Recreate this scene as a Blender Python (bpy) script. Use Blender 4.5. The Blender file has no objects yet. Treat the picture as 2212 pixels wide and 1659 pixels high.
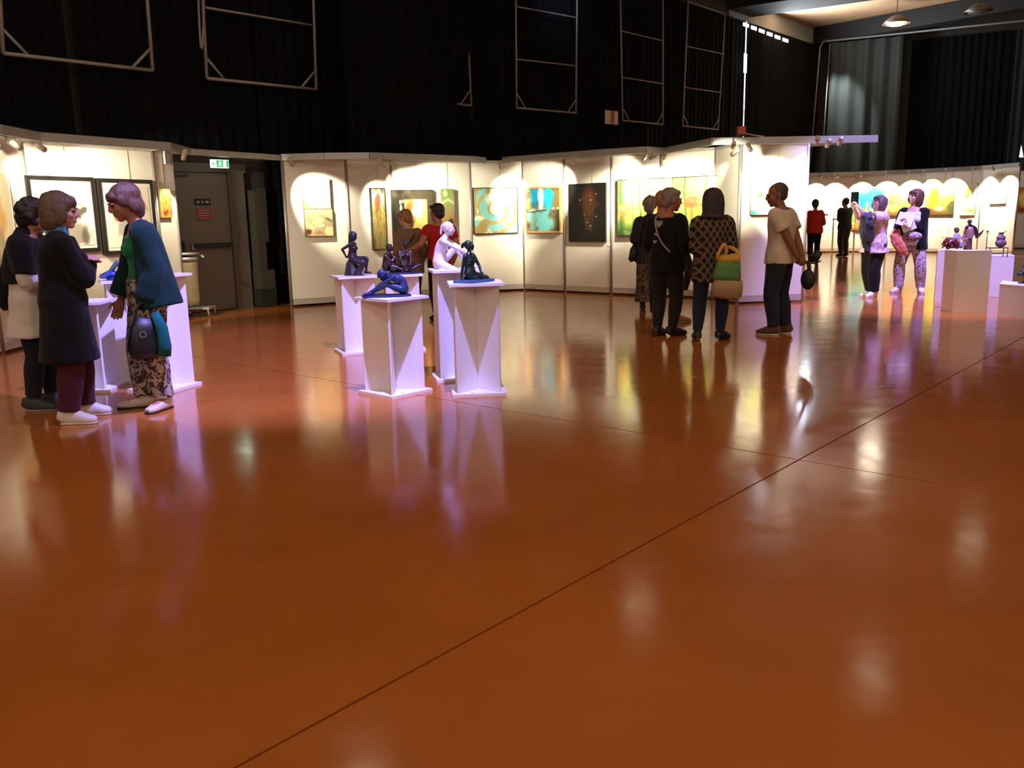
import bpy, math, random
import numpy as np
from mathutils import Vector, Matrix, Quaternion, noise as mnoise

SC = bpy.context.scene
C = SC.collection
R = math.radians
deg = math.radians
PI = math.pi

# ------------------------------------------------------------------ camera
FPX, PITCH, ROLL, CAMH = 1880.0, 0.19145, -0.0210, 1.466
_F = Vector((0, math.cos(PITCH), -math.sin(PITCH)))
_r = Vector((1, 0, 0)); _u = _r.cross(_F)
_R = _r * math.cos(ROLL) + _u * math.sin(ROLL)
_U = _u * math.cos(ROLL) - _r * math.sin(ROLL)
cam = bpy.data.objects.new('camera', bpy.data.cameras.new('camera')); C.objects.link(cam)
m = Matrix.Identity(4)
for i in range(3):
    m[i][0] = _R[i]; m[i][1] = _U[i]; m[i][2] = -_F[i]
m[0][3], m[1][3], m[2][3] = 0, 0, CAMH
cam.matrix_world = m
cam.data.sensor_width = 36.0
cam.data.lens = FPX / 2212 * 36.0
cam.data.clip_start = 0.05; cam.data.clip_end = 200
SC.camera = cam

# ------------------------------------------------------------------ world, exposure
w = bpy.data.worlds.new('world'); SC.world = w; w.use_nodes = True
w.node_tree.nodes['Background'].inputs[0].default_value = (0.95, 0.9, 0.85, 1)
w.node_tree.nodes['Background'].inputs[1].default_value = 0.16
SC.view_settings.view_transform = 'Standard'
SC.view_settings.look = 'None'
SC.view_settings.gamma = 1.0
SC.view_settings.use_curve_mapping = False
SC.view_settings.exposure = 0.0
SC.cycles.use_denoising = True
SC.cycles.max_bounces = 6
SC.cycles.sample_clamp_indirect = 6.0
SC.cycles.caustics_reflective = False
SC.cycles.caustics_refractive = False

# light strengths
E_PANEL = 365.0        # halogen spots on the panels
E_FAR = 430.0
E_HALL = 140.0        # high bay lamps under the roof
E_PURPLE1, E_PURPLE2 = 6800.0, 6800.0
WARM = (1.0, 0.92, 0.69)
HALL = (1.0, 0.86, 0.66)
PURPLE = (0.36, 0.31, 1.0)

# ------------------------------------------------------------------ pixel rays -> places in the hall
def ray(px, py):
    return _F + _R * ((px - 1106.0) / FPX) + _U * ((829.5 - py) / FPX)
def at(px, py, z=0.0):
    d = ray(px, py); t = (z - CAMH) / d.z
    return Vector((d.x * t, d.y * t, z))
def on_plane(px, py, P, n):
    d = ray(px, py); o = Vector((0, 0, CAMH))
    t = (Vector(P) - o).dot(n) / d.dot(n)
    return o + d * t

# ------------------------------------------------------------------ mesh helpers
class MB:
    def __init__(s): s.v = []; s.f = []
    def add(s, vs, fs):
        b = len(s.v); s.v += [tuple(p) for p in vs]; s.f += [tuple(b + i for i in q) for q in fs]
        return s
    def box(s, c, size, rz=0.0, M=None):
        hx, hy, hz = size[0] / 2, size[1] / 2, size[2] / 2
        cz, sz = math.cos(rz), math.sin(rz); vs = []
        for x, y, z in ((-1,-1,-1),(1,-1,-1),(1,1,-1),(-1,1,-1),(-1,-1,1),(1,-1,1),(1,1,1),(-1,1,1)):
            p = Vector((x*hx, y*hy, z*hz))
            if M is not None: p = M @ p
            vs.append((c[0] + p[0]*cz - p[1]*sz, c[1] + p[0]*sz + p[1]*cz, c[2] + p[2]))
        return s.add(vs, [(0,3,2,1),(4,5,6,7),(0,1,5,4),(1,2,6,5),(2,3,7,6),(3,0,4,7)])
    def beam(s, a, b, wd, ht):
        a, b = Vector(a), Vector(b); t = (b - a).normalized()
        sd = t.cross(Vector((0, 0, 1)))
        sd = sd.normalized() if sd.length > 1e-4 else Vector((1, 0, 0))
        up = sd.cross(t); vs = []
        for e in (a, b):
            for i, j in ((-1,-1),(1,-1),(1,1),(-1,1)):
                vs.append(e + sd * (i*wd/2) + up * (j*ht/2))
        return s.add(vs, [(0,1,2,3),(7,6,5,4),(0,4,5,1),(1,5,6,2),(2,6,7,3),(3,7,4,0)])
    def loft(s, cs, rx, ry, side=(1,0,0), n=14, power=2.0, cap=True, tang=None):
        k = len(cs); cs = [Vector(c) for c in cs]
        rx = [rx]*k if np.isscalar(rx) else list(rx); ry = [ry]*k if np.isscalar(ry) else list(ry)
        vs = []
        for i in range(k):
            t = (cs[min(i+1, k-1)] - cs[max(i-1, 0)])
            if tang is not None: t = Vector(tang[i])
            if t.length < 1e-9: t = Vector((0, 0, 1))
            t.normalize()
            sd = Vector(side[i] if isinstance(side, list) else side)
            x = sd - t * sd.dot(t)
            if x.length < 1e-5: x = t.orthogonal()
            x.normalize(); y = t.cross(x)
            for j in range(n):
                a = 2*PI*j/n; ca, sa = math.cos(a), math.sin(a)
                if power != 2.0:
                    ca = math.copysign(abs(ca)**(2/power), ca); sa = math.copysign(abs(sa)**(2/power), sa)
                vs.append(cs[i] + x*(rx[i]*ca) + y*(ry[i]*sa))
        fs = []
        for i in range(k-1):
            for j in range(n):
                a, b = i*n + j, i*n + (j+1) % n
                fs.append((a, b, b+n, a+n))
        if cap:
            fs.append(tuple(range(n-1, -1, -1))); fs.append(tuple((k-1)*n + j for j in range(n)))
        return s.add(vs, fs)
    def tube(s, pts, r, n=8, side=None):
        pts = [Vector(p) for p in pts]
        d = (pts[-1] - pts[0]); sd = side or (d.orthogonal() if d.length > 1e-6 else Vector((1, 0, 0)))
        return s.loft(pts, r, r, tuple(sd), n)
    def ell(s, c, r, M=None, nu=14, nv=9):
        vs, fs = [], []
        c = Vector(c); r = (r, r, r) if np.isscalar(r) else r
        for i in range(1, nv):
            th = PI*i/nv
            for j in range(nu):
                ph = 2*PI*j/nu
                p = Vector((r[0]*math.sin(th)*math.cos(ph), r[1]*math.sin(th)*math.sin(ph), r[2]*math.cos(th)))
                vs.append(c + (M @ p if M is not None else p))
        top, bot = Vector((0,0,r[2])), Vector((0,0,-r[2]))
        vs.append(c + (M @ top if M is not None else top)); vs.append(c + (M @ bot if M is not None else bot))
        T, B = len(vs)-2, len(vs)-1
        for j in range(nu):
            k = (j+1) % nu
            fs.append((T, j, k)); fs.append((B, (nv-2)*nu + k, (nv-2)*nu + j))
            for i in range(nv-2):
                fs.append((i*nu+j, (i+1)*nu+j, (i+1)*nu+k, i*nu+k))
        return s.add(vs, fs)
    def lathe(s, prof, c=(0,0,0), n=20, M=None):
        vs, fs = [], []; c = Vector(c)
        for r, z in prof:
            for j in range(n):
                a = 2*PI*j/n; p = Vector((r*math.cos(a), r*math.sin(a), z))
                vs.append(c + (M @ p if M is not None else p))
        for i in range(len(prof)-1):
            for j in range(n):
                k = (j+1) % n
                fs.append((i*n+j, i*n+k, (i+1)*n+k, (i+1)*n+j))
        fs.append(tuple(range(n-1, -1, -1))); fs.append(tuple((len(prof)-1)*n + j for j in range(n)))
        return s.add(vs, fs)
    def xf(s, M):
        s.v = [tuple(M @ Vector(p)) for p in s.v]; return s
    def mesh(s, name):
        me = bpy.data.meshes.new(name); me.from_pydata(s.v, [], s.f); me.update(); return me
    def build(s, name, mat, parent=None, smooth=False):
        return link(name, s.mesh(name), mat, parent, smooth)

def link(name, me, mat=None, parent=None, smooth=False):
    if mat is not None and not me.materials: me.materials.append(mat)
    if smooth:
        me.polygons.foreach_set('use_smooth', [True]*len(me.polygons))
    o = bpy.data.objects.new(name, me); C.objects.link(o)
    if parent is not None: o.parent = parent
    return o
def tag(o, label=None, cat=None, group=None, kind=None):
    if label: o['label'] = label
    if cat: o['category'] = cat
    if group: o['group'] = group
    if kind: o['kind'] = kind
    return o
def thing(name, label, cat, loc=(0,0,0), rz=0.0, group=None):
    o = bpy.data.objects.new(name, None); C.objects.link(o)
    o.empty_display_size = 0.1
    o.location = loc; o.rotation_euler = (0, 0, rz)
    return tag(o, label, cat, group)
def lamp(name, kind, loc, energy, color, parent=None, target=None, size=0.05, angle=60, blend=0.3, spec=1.0):
    l = bpy.data.lights.new(name, kind); l.energy = energy; l.color = color
    if kind in ('POINT', 'SPOT'): l.shadow_soft_size = size
    l.specular_factor = spec
    if kind == 'SPOT': l.spot_size = R(angle); l.spot_blend = blend
    o = bpy.data.objects.new(name, l); C.objects.link(o); o.location = loc
    if target is not None:
        o.rotation_euler = (Vector(target) - Vector(loc)).to_track_quat('-Z', 'Y').to_euler()
    if parent is not None: o.parent = parent
    return o

# remesh closed shells into one skin
def fuse(mb, voxel, smooth=4, deci=None):
    me = mb.mesh('tmp')
    o = bpy.data.objects.new('tmp', me); C.objects.link(o)
    r = o.modifiers.new('r', 'REMESH'); r.mode = 'VOXEL'; r.voxel_size = voxel; r.adaptivity = 0.0
    if smooth:
        sm = o.modifiers.new('s', 'SMOOTH'); sm.factor = 0.5; sm.iterations = smooth
    if deci:
        d = o.modifiers.new('d', 'DECIMATE'); d.ratio = deci
    dg = bpy.context.evaluated_depsgraph_get()
    out = bpy.data.meshes.new_from_object(o.evaluated_get(dg))
    bpy.data.objects.remove(o); bpy.data.meshes.remove(me)
    return out
def wrinkle(me, amp, freq=9.0, zs=0.45, seed=0.0):
    n = len(me.vertices)
    co = np.empty(n*3); me.vertices.foreach_get('co', co); co = co.reshape(-1, 3)
    no = np.empty(n*3); me.vertices.foreach_get('normal', no); no = no.reshape(-1, 3)
    d = np.empty(n)
    for i in range(n):
        p = co[i]
        d[i] = mnoise.noise((p[0]*freq + seed, p[1]*freq - seed, p[2]*freq*zs)) \
             + 0.5*mnoise.noise((p[0]*freq*2.1, p[1]*freq*2.1 + seed, p[2]*freq*1.1))
    co += no * (d*amp)[:, None]
    me.vertices.foreach_set('co', co.ravel()); me.update()

# ------------------------------------------------------------------ materials
def lin(c):
    return tuple((x/12.92 if x <= 0.04045 else ((x+0.055)/1.055)**2.4) for x in (v/255.0 for v in c))
_mats = {}
def mat(name, rgb, rough=0.6, metal=0.0, spec=0.5, var=0.0, vscale=8.0, bump=0.0, bscale=40.0, coat=0.0,
        emit=None, estr=0.0, trans=0.0, alpha=1.0, sheen=0.0, stretch=(1,1,1), rgb2=None):
    """procedural: noise-varied colour, noise bump"""
    if name in _mats: return _mats[name]
    mt = bpy.data.materials.new(name); mt.use_nodes = True
    nt = mt.node_tree; N, L = nt.nodes, nt.links
    b = N['Principled BSDF']
    b.inputs['Roughness'].default_value = rough; b.inputs['Metallic'].default_value = metal
    b.inputs['Specular IOR Level'].default_value = spec
    b.inputs['Coat Weight'].default_value = coat; b.inputs['Coat Roughness'].default_value = 0.12
    b.inputs['Transmission Weight'].default_value = trans; b.inputs['Alpha'].default_value = alpha
    b.inputs['Sheen Weight'].default_value = sheen
    c = lin(rgb); c2 = lin(rgb2) if rgb2 else tuple(x*(1-0.5) for x in c)
    tc = N.new('ShaderNodeTexCoord'); mp = N.new('ShaderNodeMapping'); mp.inputs['Scale'].default_value = stretch
    L.new(tc.outputs['Object'], mp.inputs['Vector'])
    nz = N.new('ShaderNodeTexNoise'); nz.inputs['Scale'].default_value = vscale; nz.inputs['Detail'].default_value = 4
    L.new(mp.outputs[0], nz.inputs['Vector'])
    mx = N.new('ShaderNodeMix'); mx.data_type = 'RGBA'
    mx.inputs[6].default_value = (*c, 1); mx.inputs[7].default_value = (*c2, 1)
    mr = N.new('ShaderNodeMapRange'); mr.inputs[1].default_value = 0.35; mr.inputs[2].default_value = 0.7
    mr.inputs[3].default_value = 0.0; mr.inputs[4].default_value = var
    L.new(nz.outputs['Fac'], mr.inputs[0]); L.new(mr.outputs[0], mx.inputs[0]); L.new(mx.outputs[2], b.inputs['Base Color'])
    if bump:
        n2 = N.new('ShaderNodeTexNoise'); n2.inputs['Scale'].default_value = bscale; n2.inputs['Detail'].default_value = 3
        L.new(mp.outputs[0], n2.inputs['Vector'])
        bp = N.new('ShaderNodeBump'); bp.inputs['Strength'].default_value = bump; bp.inputs['Distance'].default_value = 0.01
        L.new(n2.outputs['Fac'], bp.inputs['Height']); L.new(bp.outputs[0], b.inputs['Normal'])
    if emit is not None:
        b.inputs['Emission Color'].default_value = (*lin(emit), 1); b.inputs['Emission Strength'].default_value = estr
    _mats[name] = mt
    return mt
def pattern_mat(name, kind, rgb, rgb2, scale, rough=0.8, rgb3=None):
    """printed or woven cloth: 'spots' voronoi blotches, 'diamond' lattice, 'stripe' rows, 'dash' short marks"""
    if name in _mats: return _mats[name]
    mt = bpy.data.materials.new(name); mt.use_nodes = True
    nt = mt.node_tree; N, L = nt.nodes, nt.links; b = N['Principled BSDF']
    b.inputs['Roughness'].default_value = rough; b.inputs['Specular IOR Level'].default_value = 0.25
    tc = N.new('ShaderNodeTexCoord'); mp = N.new('ShaderNodeMapping'); L.new(tc.outputs['Object'], mp.inputs['Vector'])
    rp = N.new('ShaderNodeValToRGB'); rp.color_ramp.interpolation = 'LINEAR'
    e = rp.color_ramp.elements; e[0].color = (*lin(rgb), 1); e[1].color = (*lin(rgb2), 1)
    def math_(op, a, bb=None):
        q = N.new('ShaderNodeMath'); q.operation = op
        for i, v in enumerate((a, bb)):
            if v is None: continue
            if isinstance(v, (int, float)): q.inputs[i].default_value = v
            else: L.new(v, q.inputs[i])
        return q.outputs[0]
    if kind == 'spots':
        mp.inputs['Scale'].default_value = (scale, scale, scale*0.8)
        nz = N.new('ShaderNodeTexNoise'); nz.inputs['Scale'].default_value = 1.0; nz.inputs['Detail'].default_value = 3
        nz.inputs['Distortion'].default_value = 1.2
        L.new(mp.outputs[0], nz.inputs['Vector']); L.new(nz.outputs['Fac'], rp.inputs[0])
        e[0].position = 0.47; e[1].position = 0.53
    else:
        sx = N.new('ShaderNodeSeparateXYZ'); L.new(mp.outputs[0], sx.inputs[0])
        x, y, z = sx.outputs
        if kind == 'stripe':
            f = math_('SINE', math_('MULTIPLY', z, scale)); f = math_('MULTIPLY_ADD', f, 0.5)
            L.new(f, rp.inputs[0]); N_ = f.node; N_.inputs[2].default_value = 0.5
            e[0].position = 0.1; e[1].position = 0.9
        elif kind == 'diamond':
            a = math_('MULTIPLY', math_('ADD', x, math_('MULTIPLY', y, 0.6)), scale); c = math_('MULTIPLY', z, scale*0.62)
            f1 = math_('ABSOLUTE', math_('SINE', math_('ADD', a, c))); f2 = math_('ABSOLUTE', math_('SINE', math_('SUBTRACT', a, c)))
            f = math_('MINIMUM', f1, f2); L.new(f, rp.inputs[0])
            e[0].position = 0.22; e[1].position = 0.5
            if rgb3:
                q = rp.color_ramp.elements.new(0.8); q.color = (*lin(rgb3), 1)
        elif kind == 'dash':
            mp.inputs['Scale'].default_value = (scale, scale, scale*3.0)
            v = N.new('ShaderNodeTexVoronoi'); v.inputs['Scale'].default_value = 1.0; v.inputs['Randomness'].default_value = 0.7
            L.new(mp.outputs[0], v.inputs['Vector']); L.new(v.outputs['Distance'], rp.inputs[0])
            e[0].color = (*lin(rgb2), 1); e[1].color = (*lin(rgb), 1); e[0].position = 0.3; e[1].position = 0.36
    L.new(rp.outputs[0], b.inputs['Base Color'])
    n2 = N.new('ShaderNodeTexNoise'); n2.inputs['Scale'].default_value = 60; L.new(tc.outputs['Object'], n2.inputs['Vector'])
    bp = N.new('ShaderNodeBump'); bp.inputs['Strength'].default_value = 0.15; bp.inputs['Distance'].default_value = 0.005
    L.new(n2.outputs['Fac'], bp.inputs['Height']); L.new(bp.outputs[0], b.inputs['Normal'])
    _mats[name] = mt
    return mt
def attr_mat(name, rough=0.55, bump=0.1):
    if name in _mats: return _mats[name]
    mt = bpy.data.materials.new(name); mt.use_nodes = True
    nt = mt.node_tree; N, L = nt.nodes, nt.links; b = N['Principled BSDF']
    b.inputs['Roughness'].default_value = rough; b.inputs['Specular IOR Level'].default_value = 0.3
    a = N.new('ShaderNodeAttribute'); a.attribute_name = 'Col'; L.new(a.outputs['Color'], b.inputs['Base Color'])
    tc = N.new('ShaderNodeTexCoord')
    n2 = N.new('ShaderNodeTexNoise'); n2.inputs['Scale'].default_value = 45; L.new(tc.outputs['Object'], n2.inputs['Vector'])
    bp = N.new('ShaderNodeBump'); bp.inputs['Strength'].default_value = bump; bp.inputs['Distance'].default_value = 0.006
    L.new(n2.outputs['Fac'], bp.inputs['Height']); L.new(bp.outputs[0], b.inputs['Normal'])
    _mats[name] = mt
    return mt

M_BOARD = mat('panel_board', (226, 220, 208), 0.55, spec=0.3, var=0.06, vscale=3)
M_ALU = mat('aluminium', (176, 172, 166), 0.38, metal=0.55, var=0.15, vscale=20)
M_DARK = mat('joint_dark', (22, 18, 14), 0.9)
M_WHITE = mat('white_lacquer', (236, 233, 230), 0.42, var=0.04, vscale=5, bump=0.02)
M_BLACK = mat('black_paint', (18, 18, 20), 0.5, var=0.3)
M_LENS = mat('lamp_lens', (255, 240, 205), 0.3, emit=(255, 226, 170), estr=14.0)
# ------------------------------------------------------------------ hall lights
LAMPS1 = [(12.37, 29.1), (7.76, 24.05), (2.67, 17.74), (-2.3, 11.6), (-7.4, 5.3)]
LAMPS2 = [(11.62, 20.99), (6.51, 14.72), (1.4, 8.4), (-3.7, 2.1)]
LAMPS3 = [(15.5, 18.0), (10.4, 11.7), (5.3, 5.4), (0.2, -0.9)]
PUR1, PUR2 = Vector((0.05, 5.3, 7.2)), Vector((6.3, 12.1, 7.2))

# ------------------------------------------------------------------ floor: cast slabs with open joints
U2, V2 = Vector((0.655, 0.756, 0)), Vector((0.756, -0.655, 0))
O2 = Vector((1.70, 5.0, 0))
def floor_mat():
    mt = bpy.data.materials.new('resin_floor'); mt.use_nodes = True
    nt = mt.node_tree; N, L = nt.nodes, nt.links; b = N['Principled BSDF']
    tc = N.new('ShaderNodeTexCoord')
    n1 = N.new('ShaderNodeTexNoise'); n1.inputs['Scale'].default_value = 0.55; n1.inputs['Detail'].default_value = 6
    n1.inputs['Roughness'].default_value = 0.6
    n2 = N.new('ShaderNodeTexNoise'); n2.inputs['Scale'].default_value = 5.0; n2.inputs['Detail'].default_value = 5
    for q in (n1, n2): L.new(tc.outputs['Object'], q.inputs['Vector'])
    r = N.new('ShaderNodeValToRGB'); e = r.color_ramp.elements
    e[0].position = 0.3; e[0].color = (*lin((160, 90, 35)), 1); e[1].position = 0.72; e[1].color = (*lin((186, 109, 45)), 1)
    L.new(n1.outputs['Fac'], r.inputs[0]); L.new(r.outputs[0], b.inputs['Base Color'])
    mr = N.new('ShaderNodeMapRange'); mr.inputs[1].default_value = 0.3; mr.inputs[2].default_value = 0.75
    mr.inputs[3].default_value = 0.10; mr.inputs[4].default_value = 0.165
    L.new(n2.outputs['Fac'], mr.inputs[0]); L.new(mr.outputs[0], b.inputs['Roughness'])
    b.inputs['Specular IOR Level'].default_value = 0.75
    n3 = N.new('ShaderNodeTexNoise'); n3.inputs['Scale'].default_value = 3.2; n3.inputs['Detail'].default_value = 3
    L.new(tc.outputs['Object'], n3.inputs['Vector'])
    bp = N.new('ShaderNodeBump'); bp.inputs['Strength'].default_value = 0.05; bp.inputs['Distance'].default_value = 0.02
    L.new(n3.outputs['Fac'], bp.inputs['Height']); L.new(bp.outputs[0], b.inputs['Normal'])
    return mt
M_FLOOR = floor_mat()
floor = tag(MB().box((4, 16, -0.11), (70, 70, 0.2), R(49.1)).build('floor', M_DARK), kind='structure')
J = 0.004
us = [-27.2, -20.4, -13.6, -6.8, 0.0, 6.82, 13.6, 20.4, 27.2, 40.0]
vs_ = [-20.0, -10.6, 0.0, 10.6, 22.0]
for i in range(len(us)-1):
    for j in range(len(vs_)-1):
        c = O2 + U2*((us[i]+us[i+1])/2) + V2*((vs_[j]+vs_[j+1])/2)
        b = MB().box((0, 0, -0.005), (us[i+1]-us[i]-2*J, vs_[j+1]-vs_[j]-2*J, 0.01), math.atan2(U2.y, U2.x))
        b.v = [(x+c.x, y+c.y, z) for x, y, z in b.v]
        b.build('slab', M_FLOOR, floor)

# ------------------------------------------------------------------ hall walls, black drapes
WA = Vector((-4.60, 15.10, 0)); WU = Vector((0.656, 0.755, 0)).normalized(); WN = Vector((WU.y, -WU.x, 0))
WC = WA + WU*24.7
WV = Vector((0.886, -0.464, 0)).normalized(); WVN = Vector((WV.y, -WV.x, 0))   # right wall; WVN towards the hall
if WVN.y > 0: WVN = -WVN
M_WALL = mat('hall_wall', (50, 47, 43), 0.85, var=0.3, vscale=2)
def wallbox(name, a, b, z0, z1, th, n, mt, parent=None):
    c = (a + b)/2 - n*(th/2); d = b - a
    o = MB().box((c.x, c.y, (z0+z1)/2), (d.length, th, z1-z0), math.atan2(d.y, d.x)).build(name, mt, parent)
    if parent is None: tag(o, kind='structure')
    return o
wallbox('wall_left', WA - WU*16, WC + WU*0.4, 0, 7.9, 0.3, WN, M_WALL)
wallbox('wall_right', WC, WC + WV*26, 0, 7.9, 0.3, WVN, M_WALL)
ceil = MB().box((4, 16, 8.0), (62, 62, 0.25), R(49.1)).build('ceiling', mat('ceiling_board', (196, 164, 128), 0.8, var=0.6, vscale=0.35, rgb2=(140, 84, 38)))
tag(ceil, kind='structure')
mbm = mat('beam_black', (16, 15, 14), 0.8)
def roof_beam(a, b, z0, z1, wd):
    a, b = Vector((*a, 0)), Vector((*b, 0)); d = (b-a).normalized(); a = a - d*12 if False else a; e = b + d*14
    c = (a+e)/2
    return tag(MB().box((c.x, c.y, (z0+z1)/2), ((e-a).length, wd, z1-z0), math.atan2(d.y, d.x)).build('trim_1', mbm), kind='structure')
roof_beam((10.6, 34.2), (14.93, 29.2), 7.3, 7.88, 0.5)
roof_beam((7.0, 29.0), (11.4, 26.2), 7.50, 7.88, 1.6)

M_DRAPE = mat('black_drape', (13, 13, 15), 0.9, spec=0.1, var=0.5, vscale=1.5, rgb2=(9, 9, 12))
M_DRAPE2 = mat('charcoal_drape', (34, 38, 38), 0.7, spec=0.3, var=0.4, vscale=1.2, sheen=0.15)
def drape(label, O, U, N_, t0, t1, z0, z1, off=0.12, amp=0.03, per=0.24, mt=M_DRAPE, tilt0=0.0, tilt1=0.0, seed=0):
    rnd = random.Random(seed); n = max(12, int((t1-t0)/per*8)); rows = 5
    ph = [0.0]
    for i in range(n): ph.append(ph[-1] + 2*PI/8*(0.75+0.5*rnd.random()))
    amps = [amp*(0.6+0.8*rnd.random()) for _ in range(n//8+3)]
    base = O + U*t0 + N_*off
    vs, fs = [], []
    for r_ in range(rows+1):
        k = r_/rows; z = z0 + (z1-z0)*k
        for i in range(n+1):
            s = i/n
            t = (tilt0*(k-1))*(1-s) + (tilt1*(k-1))*s + (t1-t0)*s
            a = amps[i//8]*(0.75 + 0.45*(1-k))
            p = U*t + N_*(a*math.sin(ph[i] + 0.25*math.sin(k*3+i*0.05)))
            vs.append((p.x, p.y, z))
    for r_ in range(rows):
        for i in range(n):
            a = r_*(n+1)+i; fs.append((a, a+1, a+n+2, a+n+1))
    me = bpy.data.meshes.new('drape'); me.from_pydata(vs, [], fs)
    o = link('drape', me, mt, None, True); o.location = (base.x, base.y, 0)
    return tag(o, label, 'curtain', 'black pleated drapes hung around the hall')
drape('black pleated drape above the framed portraits and the left hanging metal frame', WA, WU, WN, -12, -2.6, 0.05, 7.3, seed=1)
drape('black pleated drape hanging above the exit door, behind the second metal frame', WA, WU, WN, -2.5, 0.62, 2.62, 7.3, seed=2)
drape('black pleated drape falling to the floor at the right of the exit door', WA, WU, WN, 0.45, 3.6, 0.05, 7.3, off=0.16, seed=3)
drape('black pleated drape behind the leaning dark drape', WA, WU, WN, 3.7, 7.2, 0.05, 7.3, seed=4)
drape('black pleated drape with bluish sheen behind the widest barred metal frame', WA, WU, WN, 7.3, 11.6, 0.05, 7.3, seed=5)
drape('black pleated drape behind the two narrow barred metal frames', WA, WU, WN, 11.7, 17.35, 0.05, 7.25, seed=6)
drape('black pleated drape right of the bright daylight slit', WA, WU, WN, 17.5, 24.3, 0.05, 7.25, seed=7)
drape('charcoal drape caught by a pale light, in the hall corner', WC + WVN*1.1, WV, WVN, 0.55, 2.9, 0.05, 7.2, amp=0.07, per=0.5, mt=M_DRAPE2, seed=8)
drape('black pleated drape beside the charcoal corner drape, above the yellow paintings', WC, WV, WVN, 3.1, 6.2, 0.05, 7.2, seed=9)
drape('dark wide drape at the far right above the small white framed picture', WC, WV, WVN, 6.3, 20.0, 0.05, 7.2, seed=10, mt=mat('dark_drape', (20, 23, 24), 0.7, spec=0.3, var=0.4, vscale=1.2))
# leaning drape hung nearer than the wall
PD = WA + WN*1.0
pl, pr = on_plane(745, 200, PD, WN), on_plane(1040, 0, PD, WN); pb = on_plane(962, 330, PD, WN)
tl, tr, tb = (pl-PD).dot(WU), (pr-PD).dot(WU), (pb-PD).dot(WU)
zt = 7.6; k_ = (tr-tb)/(pr.z-pb.z)
drape('dark drape with a leaning edge hung in front of the others', PD, WU, WN, tl, tr + k_*(zt-pr.z), 1.6, zt, off=0.0, amp=0.035, per=0.5, tilt0=0.0, tilt1=(tr-tb)/(pr.z-pb.z)*(zt-1.6), seed=11, mt=mat('leaning_drape', (7, 7, 8), 0.9, spec=0.1))

# ------------------------------------------------------------------ daylight slits between and above drapes
M_DAY = mat('daylight_gap', (255, 255, 255), 0.5, emit=(235, 240, 255), estr=2.2)
wn1 = MB()
p0, p1 = on_plane(1594.5, 118, WA + WN*0.05, WN), on_plane(1595, 160, WA + WN*0.05, WN)
t_ = (p0-WA).dot(WU)
for z0, z1, hw in ((3.2, 4.6, 0.012), (4.6, 6.0, 0.02), (p1.z, p0.z, 0.09), (6.0, 7.2, 0.018)):
    c = WA + WU*t_ + WN*0.30
    wn1.box((c.x, c.y, (z0+z1)/2), (hw*2, 0.02, z1-z0), math.atan2(WU.y, WU.x))
tag(wn1.build('window_1', M_DAY), kind='structure')
wn2 = MB()
for i in range(6):
    a = on_plane(1606+17*i, 52+6.6*i, WA + WN*0.3, WN); b = on_plane(1617+17*i, 56+6.6*i, WA + WN*0.3, WN)
    wn2.beam(a, b, 0.03, 0.10)
tag(wn2.build('window_2', M_DAY), kind='structure')
pl_ = mat('wall_plaster', (150, 148, 140), 0.8, var=0.3)
a, b = WA + WU*17.5 + WN*0.02, WA + WU*24 + WN*0.02
tag(wallbox('trim_2', a, b, 7.32, 7.86, 0.04, WN, pl_), kind='structure')

# curtain rail pipe along the right wall with its drop pipe
mp_ = mat('grey_pipe', (120, 122, 122), 0.5, metal=0.3)
pt = thing('curtain_rail', 'long grey pipe carrying the right wall drapes, bent down at the corner', 'rail', tuple(WC + WV*0.3 + WVN*1.4))
rl = Vector((0, 0, 7.25)); rr = WV*15 + Vector((0, 0, 7.25))
MB().tube([rl, rr], 0.035).build('rail', mp_, pt, True)
MB().tube([rl, rl + Vector((-0.1, 0, -0.2)), Vector((-0.35, 0, 1.2))], 0.03).build('drop_pipe', mp_, pt, True)
MB().tube([Vector((0.25, 0, 7.2)), Vector((0.1, 0, 1.2))], 0.02).build('cord', mp_, pt, True)
# rigging pulley blobs and red-striped sign board, orange hoist
# ------------------------------------------------------------------ hanging rod frames in front of the drapes
M_ROD = mat('rod_alu', (150, 146, 138), 0.55, metal=0.1, var=0.3, vscale=3)
def rod_frame(label, bl, br, tl, tr, bars=(), braces='lr', rad=0.022, off=0.34, cut_left=None):
    P = WA + WN*off
    q = lambda s: on_plane(s[0], s[1], P, WN)
    BL, BR, TL, TR = q(bl), q(br), q(tl), q(tr)
    ext = lambda a, b: b + (b-a)*max(0.0, (7.2-b.z)/max(0.1, (b-a).z))
    TL2, TR2 = ext(BL, TL), ext(BR, TR)
    o = thing('hanging_frame', label, 'frame', tuple(BL), 0, 'bare metal rod frames hung before the drapes')
    L_ = lambda p: p - BL
    rod = lambda a, b, nm, r_=rad: MB().tube([L_(a), L_((a+b)/2), L_(b)], r_, 6).build(nm, M_ROD, o, True)
    if cut_left is None: rod(BL, TL2, 'upright')
    rod(BR, TR2, 'upright'); rod(BL, BR, 'bottom_rod')
    rod(TL2, TR2, 'top_rod')
    for a, b in bars: rod(q(a), q(b), 'cross_rod', rad*0.75)
    d = (BR-BL).normalized(); l = 0.32
    if 'l' in braces: rod(BL + d*l, BL + (TL-BL).normalized()*l, 'corner_brace', rad*0.8)
    if 'r' in braces: rod(BR - d*l, BR + (TR-BR).normalized()*l, 'corner_brace', rad*0.8)
    return o
rod_frame('large bare metal frame at the upper left corner, without cross bar', (7, 115), (330, 152), (0, 0), (318, 0), rad=0.028)
rod_frame('metal rod frame with a slack rope loop at its left', (447, 169), (683, 193), (438, 0), (677, 0), bars=[((443, 16), (678, 55))], rad=0.026)
rod_frame('metal frame mostly hidden by the leaning dark drape', (880, 212), (1018, 228), (874, 60), (1011, 90), braces='r')
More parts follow.
